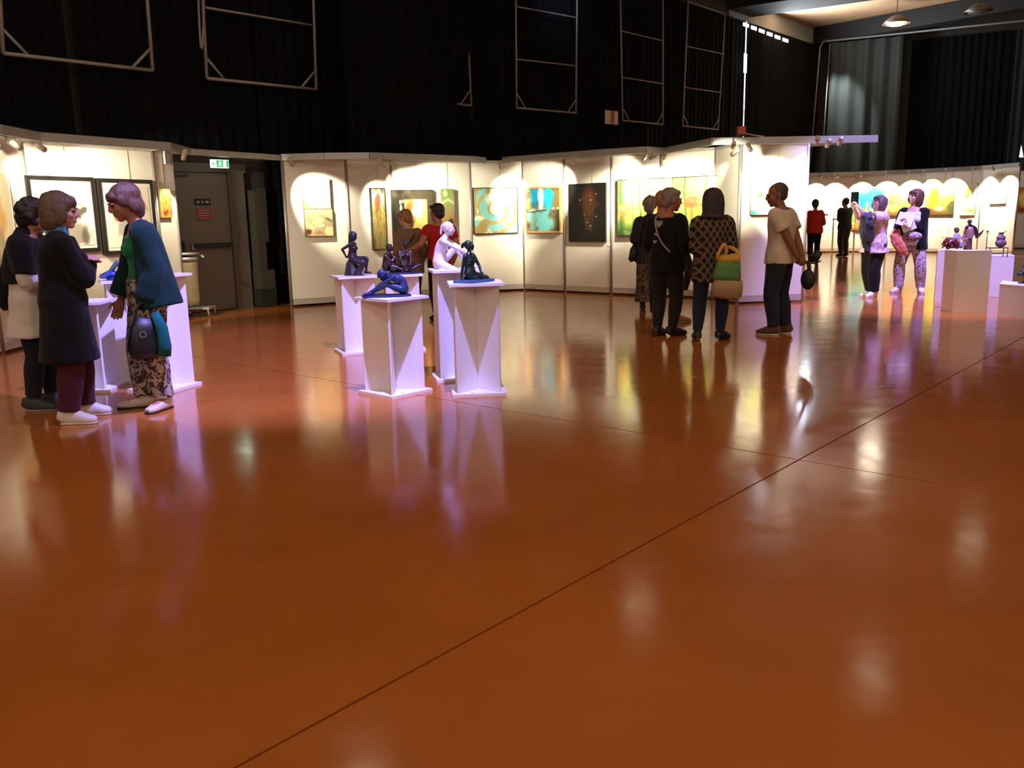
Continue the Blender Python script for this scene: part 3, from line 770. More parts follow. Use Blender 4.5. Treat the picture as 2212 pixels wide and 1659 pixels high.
def art_garden(u, v):
    n = vnoise(u, v, 7, 6)
    c = grad(v, [(0, (44, 66, 26)), (0.1, (92, 112, 52)), (0.25, (150, 172, 84)), (0.45, (196, 208, 92)), (0.7, (214, 224, 140)), (1, (196, 214, 150))])
    c = mixc(c, (150, 196, 120), sst(0.5, 0.7, n)*0.6)
    for x, w_ in ((0.03, 0.03), (0.14, 0.006), (0.215, 0.01), (0.30, 0.006), (0.44, 0.007), (0.52, 0.006), (0.63, 0.006), (0.82, 0.006), (0.985, 0.03)):
        c = mixc(c, (44, 84, 30), np.exp(-((u-x-0.01*np.sin(v*6))/w_)**2)*0.85)
    for x, y, r_ in ((0.05, 0.46, 0.07), (0.33, 0.52, 0.07), (0.42, 0.46, 0.06), (0.69, 0.56, 0.07), (0.80, 0.52, 0.05), (0.9, 0.58, 0.05)):
        c = mixc(c, (212, 112, 72), blob(u, v, x, y, r_, r_*1.3, 0.35, vnoise(u, v, 14, 8), 0.6)*0.9)
        c = mixc(c, (236, 170, 130), blob(u, v, x-0.01, y+0.04, r_*0.5, r_*0.5, 0.5)*0.5)
        c = mixc(c, (150, 96, 60), blob(u, v, x, y-0.17, 0.012, 0.13, 0.4)*0.6)
    c = mixc(c, (58, 84, 44), sst(0.52, 0.7, vnoise(u, v, 10, 31))*(1-sst(0.15, 0.3, v)))
    return c
def art_gold(u, v):
    n = vnoise(u, v, 6, 14); c = np.ones(u.shape+(3,))*rgb((66, 60, 46)); c = mixc(c, (40, 38, 30), sst(0.4, 0.7, n))
    ins = sst(0.28, 0.3, u)*(1-sst(0.83, 0.85, u))*sst(0.08, 0.1, v)*(1-sst(0.86, 0.875, v))
    g = grad(v, [(0, (70, 58, 36)), (0.2, (160, 134, 60)), (0.5, (196, 166, 92)), (0.75, (226, 188, 110)), (1, (240, 206, 140))])
    g = mixc(g, (150, 92, 44), blob(u, v, 0.4, 0.7, 0.12, 0.25, 0.5, n)); g = mixc(g, (250, 246, 226), blob(u, v, 0.6, 0.73, 0.12, 0.14, 0.2, vnoise(u, v, 9, 2), 0.5))
    g = mixc(g, (48, 42, 28), sst(0.6, 0.66, vnoise(u, v, 5, 19))*(1-sst(0.55, 0.75, v))); c = c*(1-ins[..., None]) + g*ins[..., None]
    for x, y, h in ((0.19, 0.83, 0.03), (0.2, 0.72, 0.07), (0.22, 0.52, 0.03), (0.25, 0.84, 0.02)): c = mixc(c, (240, 232, 206), blob(u, v, x, y, 0.02, h, 0.4))
    c = mixc(c, (232, 170, 60), blob(u, v, 0.24, 0.27, 0.04, 0.08, 0.4, n))
    return c
def art_olive(u, v):
    n = vnoise(u, v, 5, 23); c = grad(v, [(0, (150, 118, 56)), (0.4, (150, 132, 72)), (0.62, (186, 160, 80)), (0.8, (206, 190, 140)), (1, (120, 116, 96))])
    c = mixc(c, (104, 112, 72), sst(0.5, 0.62, n)*0.6); c = mixc(c, (240, 232, 206), blob(u, v, 0.5, 0.84, 0.5, 0.12, 0.3, n, 0.6)); c = mixc(c, (148, 86, 60), blob(u, v, 0.42, 0.76, 0.22, 0.16, 0.3, n, 0.6))
    c = mixc(c, (96, 70, 34), sst(0.6, 0.7, vnoise(u, v, 8, 5))*0.6); return c
def art_green(u, v):
    n = vnoise(u, v, 6, 41); c = grad(v, [(0, (74, 56, 30)), (0.15, (120, 88, 48)), (0.4, (142, 104, 60)), (0.6, (132, 122, 84)), (0.8, (120, 136, 84)), (1, (104, 128, 70))])
    c = mixc(c, (206, 214, 150), blob(u, v, 0.3, 0.92, 0.14, 0.06, 0.4, n)); c = mixc(c, (176, 190, 130), np.exp(-((v-0.78-0.03*np.cos((u-0.5)*6))/0.02)**2)); c = mixc(c, (52, 40, 26), blob(u, v, 0.7, 0.42, 0.22, 0.05, 0.5, n)); return c
def art_tan1(u, v):
    n = vnoise(u, v, 5, 51); c = np.ones(u.shape+(3,))*rgb((226, 204, 160)); c = mixc(c, (178, 110, 66), sst(0.3, 0.0, u+v*0.35 + (n-0.5)*0.5)*0.8); c = mixc(c, (158, 120, 70), sst(0.62, 0.7, vnoise(u, v, 9, 3))*0.6); return c
def art_tan2(u, v):
    n = vnoise(u, v, 5, 61); c = np.ones(u.shape+(3,))*rgb((208, 176, 126)); c = mixc(c, (126, 122, 94), sst(0.52, 0.66, n)*0.8); c = mixc(c, (110, 62, 34), blob(u, v, 0.12, 0.18, 0.1, 0.08, 0.5, n)); c = mixc(c, (150, 86, 52), blob(u, v, 0.5, 0.14, 0.09, 0.06, 0.5, vnoise(u, v, 10, 4), 1.0))
    d = np.hypot(u-0.72, v-0.42); c = mixc(c, (62, 44, 28), np.exp(-((d-0.24)/0.03)**2)*sst(0.45, 0.6, v)*sst(0.72, 0.8, u)); return c
def art_tree(u, v):    # monochrome tree-headed portrait
    n = vnoise(u, v, 9, 71); c = np.ones(u.shape+(3,))*rgb((216, 212, 200))
    c = mixc(c, (62, 60, 56), blob(u, v, 0.55, 0.62, 0.34, 0.22, 0.3, n, 1.1)*0.9); c = mixc(c, (120, 108, 92), blob(u, v, 0.68, 0.22, 0.26, 0.2, 0.3, n, 0.4)*0.7)
    c = mixc(c, (80, 72, 62), blob(u, v, 0.85, 0.15, 0.07, 0.14, 0.4)*0.7); c = mixc(c, (96, 86, 74), np.exp(-((u-0.45-0.25*(0.55-v))/0.035)**2)*sst(0.2, 0.3, v)*(1-sst(0.55, 0.65, v))*0.7)
    c = mixc(c, (110, 106, 98), sst(0.64, 0.72, vnoise(u, v, 22, 5))*blob(u, v, 0.5, 0.78, 0.4, 0.2, 0.3)*0.8); return c
def art_red(u, v):
    n = vnoise(u, v, 7, 81); c = np.ones(u.shape+(3,))*rgb((218, 208, 192)); c = mixc(c, (190, 90, 60), blob(u, v, 0.7, 0.66, 0.22, 0.18, 0.3, n, 0.7)*0.8); c = mixc(c, (176, 70, 50), blob(u, v, 0.24, 0.5, 0.1, 0.1, 0.3, n, 0.7)*0.8); c = mixc(c, (130, 122, 110), blob(u, v, 0.42, 0.3, 0.2, 0.22, 0.3, n, 0.8)*0.6); return c
def art_orange(u, v):
    n = vnoise(u, v, 6, 91); c = np.ones(u.shape+(3,))*rgb((200, 140, 66)); c = mixc(c, (232, 196, 120), sst(0.5, 1, v)); c = mixc(c, (120, 66, 28), blob(u, v, 0.55, 0.2, 0.3, 0.1, 0.4, vnoise(u, v, 12, 3), 1.2)); c = mixc(c, (150, 92, 40), sst(0.6, 0.7, n)*0.7); return c
def art_figure(u, v):
    n = vnoise(u, v, 7, 101); c = np.ones(u.shape+(3,))*rgb((222, 206, 172)); c = mixc(c, (196, 140, 72), blob(u, v, 0.55, 0.6, 0.22, 0.3, 0.3, n, 0.6)*0.7); c = mixc(c, (130, 124, 110), blob(u, v, 0.45, 0.25, 0.3, 0.28, 0.3, n, 0.8)*0.6); return c
def art_pale(u, v):
    n = vnoise(u, v, 8, 111); c = np.ones(u.shape+(3,))*rgb((226, 226, 212)); c = mixc(c, (226, 206, 90), blob(u, v, 0.18, 0.42, 0.22, 0.24, 0.4, n, 0.8)*0.8); c = mixc(c, (66, 92, 70), blob(u, v, 0.2, 0.46, 0.06, 0.06, 0.4, vnoise(u, v, 12, 4), 0.9)); c = mixc(c, (90, 140, 136), blob(u, v, 0.42, 0.42, 0.06, 0.12, 0.3, n, 1.0)*0.7); c = mixc(c, (60, 170, 130), blob(u, v, 0.05, 0.04, 0.12, 0.1, 0.4, n)); return c
def art_cyan(u, v):
    n = vnoise(u, v, 6, 121); c = grad(v, [(0, (150, 96, 44)), (0.12, (190, 140, 60)), (0.25, (110, 130, 60)), (0.42, (140, 170, 90)), (0.55, (30, 160, 200)), (0.85, (24, 150, 210)), (1, (90, 190, 220))]); c = mixc(c, (110, 160, 70), blob(u, v, 0.9, 0.42, 0.3, 0.2, 0.4, n)); c = mixc(c, (226, 190, 130), sst(0.62, 0.7, vnoise(u, v, 14, 3))*(1-sst(0.15, 0.22, v))); return c
def art_cyan2(u, v): return art_cyan(np.clip(u*0.8, 0, 1), np.clip(v*0.96, 0, 1))
def art_yellow(u, v):
    n = vnoise(u, v, 5, 131); c = grad(v, [(0, (74, 62, 26)), (0.14, (120, 100, 40)), (0.28, (206, 176, 50)), (0.5, (228, 204, 60)), (0.75, (232, 220, 150)), (1, (230, 224, 190))]); c = mixc(c, (236, 206, 20), blob(u, v, 0.3, 0.5, 0.16, 0.3, 0.6, n)); c = mixc(c, (70, 72, 40), blob(u, v, 0.95, 0.25, 0.22, 0.2, 0.4, n, 0.6)); c = mixc(c, (84, 54, 24), blob(u, v, 0.05, 0.12, 0.3, 0.14, 0.5, n)); c = mixc(c, (232, 226, 190), blob(u, v, 0.48, 0.18, 0.14, 0.05, 0.6, n)); return c
def art_smalltree(u, v):
    n = vnoise(u, v, 6, 141); c = np.ones(u.shape+(3,))*rgb((226, 222, 196)); c = mixc(c, (220, 180, 60), blob(u, v, 0.46, 0.75, 0.15, 0.12, 0.5, n)); c = mixc(c, (190, 110, 60), blob(u, v, 0.42, 0.6, 0.16, 0.1, 0.4, n)); c = mixc(c, (120, 130, 96), blob(u, v, 0.8, 0.15, 0.4, 0.12, 0.5, n)); c = mixc(c, (150, 150, 120), np.exp(-((u-0.42)/0.015)**2)*sst(0.3, 0.35, v)*(1-sst(0.55, 0.6, v))); return c
def art_sketch(u, v):
    c = np.ones(u.shape+(3,))*rgb((232, 230, 222)); n = vnoise(u, v, 9, 151); c = mixc(c, (150, 120, 96), blob(u, v, 0.38, 0.5, 0.16, 0.09, 0.4, n, 0.9)*0.9); c = mixc(c, (170, 160, 140), blob(u, v, 0.62, 0.5, 0.06, 0.06, 0.4, n)*0.6); c = mixc(c, (190, 170, 150), blob(u, v, 0.4, 0.72, 0.08, 0.05, 0.4, n)*0.6); return c
def art_sun(u, v):
    n = vnoise(u, v, 5, 161); c = grad(v, [(0, (176, 84, 50)), (0.2, (206, 110, 56)), (0.5, (226, 160, 80)), (1, (186, 110, 60))]); c = mixc(c, (248, 226, 110), blob(u, v, 0.45, 0.55, 0.4, 0.3, 0.5, n)); c = mixc(c, (110, 50, 36), blob(u, v, 0.25, 0.1, 0.2, 0.06, 0.4, n, 1.0)); return c
def art_rocks(u, v):
    c = np.ones(u.shape+(3,))*rgb((232, 226, 210)); n = vnoise(u, v, 8, 171)
    for i in range(7): c = mixc(c, (150, 118, 76), blob(u, v, 0.6+0.08*((i*7) % 3-1), 0.12+0.1*i, 0.26-0.015*i, 0.05, 0.3, n, 0.6)*0.9)
    return c
def art_fire(u, v):
    n = vnoise(u, v, 6, 181); c = grad(v, [(0, (90, 60, 36)), (0.3, (196, 140, 60)), (0.6, (232, 190, 110)), (1, (236, 220, 180))]); c = mixc(c, (206, 90, 60), blob(u, v, 0.2, 0.5, 0.2, 0.24, 0.4, n, 0.8)); c = mixc(c, (110, 130, 80), blob(u, v, 0.12, 0.25, 0.16, 0.12, 0.4, n)); return c

M_ART = attr_mat('painted_canvas', 0.5, 0.12)
M_SIDE = mat('canvas_edge', (122, 102, 76), 0.7, var=0.3)
def art_grid(name, w_, h_, fn, parent, y, res=64):
    nu = max(8, int(res*w_/max(w_, h_))); nv = max(8, int(res*h_/max(w_, h_)))
    U_, V_ = np.meshgrid(np.linspace(0, 1, nu+1), np.linspace(0, 1, nv+1))
    col = np.clip(fn(U_, V_), 0, 255)/255.0
    col = np.where(col <= 0.04045, col/12.92, ((col+0.055)/1.055)**2.4)
    vs = [(w_*(U_[j, i]-0.5), y, h_*V_[j, i]) for j in range(nv+1) for i in range(nu+1)]
    fs = [(j*(nu+1)+i, j*(nu+1)+i+1, (j+1)*(nu+1)+i+1, (j+1)*(nu+1)+i) for j in range(nv) for i in range(nu)]
    me = bpy.data.meshes.new(name); me.from_pydata(vs, [], fs)
    a = me.color_attributes.new('Col', 'FLOAT_COLOR', 'POINT')
    dat = np.ones(((nu+1)*(nv+1), 4)); dat[:, :3] = col.reshape(-1, 3)
    a.data.foreach_set('color', dat.ravel())
    return link(name, me, M_ART, parent)
def picture(a, b, box, label, fn, th=0.035, frame=None, fw=0.02, mat_w=0.0, res=64, wires=True, cat='painting', h=PH):
    """hang a picture on the panel a-b where its outline (left, right, top, bottom) is seen"""
    A_ = a if isinstance(a, Vector) else POST[a]; B_ = b if isinstance(b, Vector) else POST[b]
    d = (B_-A_).normalized(); n = Vector((d.y, -d.x, 0))
    if n.dot(-A_) < 0: n = -n
    P_ = A_ + n*(0.016+th)
    xl, xr, yt, yb = box
    L_, R_ = on_plane(xl, (yt+yb)/2, P_, n), on_plane(xr, (yt+yb)/2, P_, n)
    wd = (R_-L_).length; c = (L_+R_)/2
    xm = (xl+xr)/2
    z1, z0 = on_plane(xm, yt, P_, n).z, on_plane(xm, yb, P_, n).z
    o = thing('painting' if cat == 'painting' else 'framed_picture', label, cat, (c.x - n.x*th, c.y - n.y*th, z0), math.atan2(d.y, d.x))
    h_ = z1-z0; s = 1 if (Matrix.Rotation(math.atan2(d.y, d.x), 3, 'Z') @ Vector((0, -1, 0))).dot(n) > 0 else -1
    if s < 0: o.rotation_euler.z += PI
    if frame is not None:
        MB().box((0, -th*0.35, h_/2), (wd-0.01, th*0.6, h_-0.01)).build('backing', M_SIDE, o)
        for nm, cc, sz in (('frame_side', (-wd/2+fw/2, -th/2, h_/2), (fw, th, h_)), ('frame_side', (wd/2-fw/2, -th/2, h_/2), (fw, th, h_)),
                           ('frame_rail', (0, -th/2, fw/2), (wd-2*fw, th, fw)), ('frame_rail', (0, -th/2, h_-fw/2), (wd-2*fw, th, fw))):
            MB().box(cc, sz).build(nm, frame, o)
        if mat_w:
            MB().box((0, -th*0.68, h_/2), (wd-2*fw, 0.006, h_-2*fw)).build('mount', mat('mount_board', (222, 218, 206), 0.7), o)
        g = art_grid('picture_sheet', wd-2*fw-2*mat_w, h_-2*fw-2*mat_w, fn, o, -th*0.82, res); g.location.z = fw+mat_w
    else:
        MB().box((0, -th/2+0.001, h_/2), (wd, th-0.002, h_)).build('stretcher', M_SIDE, o)
        art_grid('painted_face', wd*0.998, h_*0.998, fn, o, -th-0.001, res)
    if wires:
        wr = M_RAIL
        for sx in ((-0.3, 0.3) if wd > 1.2 else (0.12,)):
            MB().box((sx*wd, -0.004, h_ + (h-0.05-z1)/2), (0.004, 0.004, max(0.05, h-0.05-z1))).build('hanging_wire', wr, o)
    return o
F_BLK = mat('frame_black', (30, 27, 24), 0.45, var=0.2)
F_WOOD = mat('frame_pale_wood', (206, 166, 104), 0.5, var=0.3, vscale=14)
F_WHITE = mat('frame_white', (226, 222, 214), 0.5)
F_DARK = mat('frame_dark_edge', (42, 36, 28), 0.6, var=0.3)
picture('P0', 'P1', (-40, 33, 372, 612), 'tall pale picture of an ochre figure, cropped by the left edge', art_figure, 0.03, F_WHITE, 0.015, res=56, cat='picture')
picture('P1', 'P2', (66, 211, 381, 547), 'black framed monochrome picture of a tree-headed figure', art_tree, 0.05, F_BLK, 0.05, mat_w=0.04, res=90, cat='picture')
picture('P1', 'P2', (219, 337, 387, 548), 'black framed picture with red patches behind the woman in teal', art_red, 0.05, F_BLK, 0.05, mat_w=0.04, res=80, cat='picture')
picture('P2', 'P3', (346, 370, 408, 470), 'small unframed orange and gold picture beside the door', art_orange, 0.04, res=48)
picture('M0', 'M1', (654, 713, 386, 451), 'upper canvas of a stacked pair, pale tan with rust corner', art_tan1, 0.06, res=56)
picture('M0', 'M1', (659, 719, 452, 510), 'lower canvas of a stacked pair, tan with grey clouds', art_tan2, 0.06, res=64, wires=False)
picture('M1', 'M2', (804, 835, 406, 539), 'narrow upright olive and gold canvas left of the black and gold one', art_olive, 0.06, F_DARK, 0.012, res=72)
picture('M2', 'M3', (849, 939, 410, 558), 'large dark canvas with gold rectangle behind the couple', art_gold, 0.05, F_DARK, 0.012, res=88)
picture('M2', 'M3', (955, 982, 408, 529), 'narrow upright green and brown canvas behind the man in red', art_green, 0.05, res=64)
picture('M3', 'M4', (1022, 1119, 405, 505), 'square turquoise and ochre swirl painting in black frame', art_swirl, 0.045, F_BLK, 0.015, res=92)
picture('M4', 'M5', (1133, 1211, 403, 503), 'blue waterfall painting in pale wooden frame', art_water, 0.06, F_WOOD, 0.035, res=88)
picture('M5', 'M6', (1228, 1308, 396, 522), 'black canvas with a rusty glow and white specks', art_black, 0.04, F_BLK, 0.008, res=88)
# the garden painting spans two panels: build it on the plane through their outer posts
picture('M6', 'M8', (1333, 1572, 383, 509), 'very wide green garden painting with orange trees', art_garden, 0.06, F_DARK, 0.008, res=120, wires=False)
picture('K', 'E', (1623, 1717, 374, 463), 'pale canvas with yellow and mint marks behind the bald man', art_pale, 0.06, res=72)
picture(FAR[0], FAR[1], (1752, 1790, 430, 462), 'white framed picture of stacked brown rocks behind the woman in red', art_rocks, 0.03, F_WHITE, 0.05, res=44, cat='picture', wires=False, h=FH)
picture(FAR[2], FAR[3], (1826, 1848, 410, 497), 'left strip of the cyan and orange landscape, behind the raised phone', art_cyan2, 0.04, res=44, h=FH)
picture(FAR[2], FAR[3], (1849, 1876, 408, 497), 'middle strip of the cyan landscape behind the woman with glasses', art_cyan, 0.04, res=44, h=FH)
picture(FAR[2], FAR[3], (1877, 1906, 406, 496), 'right strip of the cyan landscape behind the grey bob hair', art_cyan2, 0.04, res=44, h=FH)
picture(FAR[3], FAR[4], (1919, 1988, 400, 466), 'glowing orange and red painting behind the woman with papers', art_fire, 0.04, res=52, h=FH)
picture(FAR[4], FAR[5], (1999, 2061, 386, 464), 'wide yellow landscape with dark undergrowth', art_yellow, 0.04, res=64, h=FH)
picture(FAR[4], FAR[5], (2074, 2108, 396, 465), 'upright pale picture of an orange tree', art_smalltree, 0.04, res=52, h=FH)
picture(FAR[5], FAR[6], (2136, 2172, 405, 440), 'small white framed sketch on the far panel', art_sketch, 0.05, F_WHITE, 0.03, res=44, cat='picture', h=FH)
picture(FE0, FE1, (2199, 2228, 404, 458), 'orange sunset picture at the far right edge', art_sun, 0.04, res=48, h=FH)
# little price cards
def card(px, py, a, b, label):
    A_ = a if isinstance(a, Vector) else POST[a]; B_ = b if isinstance(b, Vector) else POST[b]
    d = (B_-A_).normalized(); n = Vector((d.y, -d.x, 0))
    if n.dot(-A_) < 0: n = -n
    p = on_plane(px, py, A_ + n*0.018, n)
    o = MB().box((0, 0, 0), (0.09, 0.004, 0.06)).build('price_card', mat('card_white', (240, 236, 224), 0.6)); o.location = p; o.rotation_euler.z = math.atan2(d.y, d.x)
    tag(o, label, 'card')
card(797, 470, 'M1', 'M2', 'upper white price card left of the olive canvas')
card(798, 479, 'M1', 'M2', 'lower white price card left of the olive canvas')
card(1316, 528, 'M5', 'M6', 'white price card at the lower right of the black painting')
card(1126, 481, 'M3', 'M4', 'white price card between swirl and waterfall paintings')
card(1216, 468, 'M4', 'M5', 'white price card right of the waterfall painting')
card(2038, 510, FAR[4], FAR[5], 'left price card under the yellow landscape')
card(2048, 510, FAR[4], FAR[5], 'right price card under the yellow landscape')
# ------------------------------------------------------------------ slotted white stands: two crossed boards between plates
def stand(x, y, h, rot, label, plate=0.45, top=0.45, wing=0.22):
    o = thing('display_stand', label, 'stand', (x, y, 0), R(rot), 'slotted white sculpture stands')
    MB().box((0, 0, 0.012), (plate, plate, 0.024)).build('base_plate', M_WHITE, o)
    MB().box((0, 0, h-0.011), (top, top, 0.022)).build('top_plate', M_WHITE, o)
    z0, z1 = 0.024, h-0.022
    a = PI/4
    MB().box((0, 0, (z0+z1)/2), (2*wing*1.15, 0.016, z1-z0), a).build('cross_board', M_WHITE, o)
    for s in (-1, 1):
        q = wing*1.15/2 + 0.005
        MB().box((-math.sin(a)*q*s, math.cos(a)*q*s, (z0+z1)/2), (wing*1.15-0.01, 0.016, z1-z0), a+PI/2).build('cross_board', M_WHITE, o)
    mk = MB()
    for s in (-1, 1): mk.lathe([(0.006, 0.0245), (0.006, 0.026)], (s*0.06, -plate/2+0.05, 0), 8)
    mk.build('screw', M_DARK, o)
    return o
ST = {}
def stand_at(key, x, y, h, rot, label, **k): ST[key] = (Vector((x, y, h)), R(rot)); stand(x, y, h, rot, label, **k)
stand_at('s1', -1.72, 9.68, 0.85, 23, 'white stand under the kneeling purple figure, leftmost of the middle group')
stand_at('s2', -1.22, 9.80, 0.85, 12, 'white stand under the brown pair, behind the blue figure')
stand_at('s3', -1.00, 7.31, 0.82, 47, 'white stand under the blue bent figure, frontmost with corner towards the viewer')
stand_at('s4', -0.50, 7.95, 1.00, 12, 'tallest white stand, under the white seated figure')
stand_at('s5', -0.29, 7.26, 0.93, 6, 'white stand under the dark green kneeling figure')
stand_at('sa', -3.62, 8.25, 0.95, 27, 'white stand under the blue glazed figure, behind the woman in teal')
stand_at('sb', -3.13, 7.72, 1.02, -17, 'white stand with bare top, right behind the woman in teal')
stand_at('sc', -3.80, 7.75, 0.80, 5, 'low white stand hidden behind the black coat')
# ------------------------------------------------------------------ plain white plinths at the right
def plinth(label, corner, a, b, h):
    """block with its nearest corner on the floor, edges a and b"""
    c0 = Vector((*corner, 0)); a, b = Vector((*a, 0)), Vector((*b, 0)); c = c0 + (a+b)/2
    o = thing('plinth', label, 'plinth', tuple(c), 0, 'plain white plinths')
    def ring(s, z): return [c0 + (a+b)/2 + (a*i + b*j)*0.5*s + Vector((0, 0, z)) - c for i, j in ((-1, -1), (1, -1), (1, 1), (-1, 1))]
    f4 = [(0,1,5,4),(1,2,6,5),(2,3,7,6),(3,0,4,7),(0,3,2,1),(4,5,6,7)]
    MB().add(ring(1, 0) + ring(1, h-0.016), f4).build('body', M_WHITE, o)
    MB().add(ring(1.005, h-0.014) + ring(1.005, h), f4).build('top_board', M_WHITE, o)
    return o
def plinth_at(label, near, right, left, h, la=None, lb=None):
    n_, r_, l_ = at(*near), at(*right), at(*left); a, b = r_-n_, l_-n_
    if la: a = a.normalized()*la
    if lb: b = b.normalized()*lb
    plinth(label, n_[:2], a[:2], b[:2], h)
plinth_at('white plinth under the sculpted doll and red vessel, frontmost of the right group', (2057, 676), (2132, 677), (2032, 670.5), 0.86)
plinth_at('white plinth behind the front one, lit pink-violet on its left', (2018, 653), (2075, 652), (2017, 646), 0.80, lb=0.5)
plinth_at('white plinth under the wire chair sculpture, lit violet', (2110, 641.5), (2184, 640), (2104, 634), 0.66, lb=0.55)
plinth_at('low white plinth at the right edge of the frame', (2154, 680), (2212, 688), (2158, 674), 0.42, la=0.7, lb=0.6)

# ------------------------------------------------------------------ trash bag stand by the door
tb = thing('trash_bag_stand', 'wheeled trash bag holder with a clear yellowish bag beside the grey door', 'trash bag stand', tuple(at(411, 683)))
tz = 0.98
mst = mat('stand_steel', (196, 194, 188), 0.35, metal=0.4)
MB().lathe([(0.20, tz-0.02), (0.225, tz-0.02), (0.225, tz+0.02), (0.20, tz+0.02)], n=24).build('ring_lid', mst, tb, True)
MB().lathe([(0.20, tz-0.11), (0.21, tz-0.11), (0.21, tz-0.05), (0.20, tz-0.05)], n=24).build('clamp_ring', mst, tb, True)
MB().tube([(0.21, 0, tz-0.02), (0.28, -0.05, tz-0.03), (0.32, -0.06, tz-0.06)], 0.02).build('lid_handle', mst, tb, True)
bg = MB().lathe([(0.05, 0.17), (0.15, 0.18), (0.17, 0.25), (0.165, 0.5), (0.19, 0.8), (0.205, 0.93)], n=28)
bm_ = bg.mesh('bag'); bm_.update()
M_BAG = mat('clear_bag', (232, 216, 176), 0.3, trans=0.15, alpha=0.72, var=0.3, vscale=6, bump=0.6, bscale=14)
bo = link('bag', bm_, M_BAG, tb, True); wrinkle(bm_, 0.02, 9, 0.5, 3)
MB().tube([(0, 0.21, 0.06), (0, 0.21, tz)], 0.014).build('pole', mst, tb, True)
MB().box((0.06, 0.0, 0.135), (0.62, 0.34, 0.025)).build('foot_plate', mst, tb)
for x, y in ((-0.18, -0.15), (-0.18, 0.15), (0.34, -0.15), (0.34, 0.15)):
    MB().tube([(x*0.6, y, 0.13), (x, y, 0.12), (x*1.04, y, 0.02)], 0.014, 6).build('foot', mst, tb, True)
MB().lathe([(0.05, -0.02), (0.05, 0.02)], (0.05, -0.16, 0.05), 14, Matrix.Rotation(PI/2, 3, 'X')).build('wheel', M_BLACK, tb, True)
# ------------------------------------------------------------------ human figures. Unit: the standing height. Forward is -Y, the figure's left is +X.
V = lambda *a: Vector(a[0] if len(a) == 1 else a)
def cr(pts, n=4):
    """smooth path through points"""
    P = [Vector(p) for p in pts]; out = []
    for i in range(len(P)-1):
        a, b, c, d = P[max(i-1, 0)], P[i], P[i+1], P[min(i+2, len(P)-1)]
        for k in range(n):
            t = k/n
            out.append(0.5*((2*b) + (c-a)*t + (2*a-5*b+4*c-d)*t*t + (3*b-a-3*c+d)*t**3))
    out.append(P[-1]); return out
def ci(vals, n=4):
    k = len(vals); xs = np.linspace(0, k-1, (k-1)*n+1); return list(np.interp(xs, range(k), vals))
def ik(a, b, l1, l2, pole):
    d = b-a; L_ = min(d.length, (l1+l2)*0.999); u = d.normalized(); b2 = a + u*L_
    x = (l1*l1 - l2*l2 + L_*L_)/(2*L_); h = math.sqrt(max(0, l1*l1-x*x))
    p = Vector(pole); p = p - u*p.dot(u)
    p = p.normalized() if p.length > 1e-6 else u.orthogonal().normalized()
    return a + u*x + p*h, b2

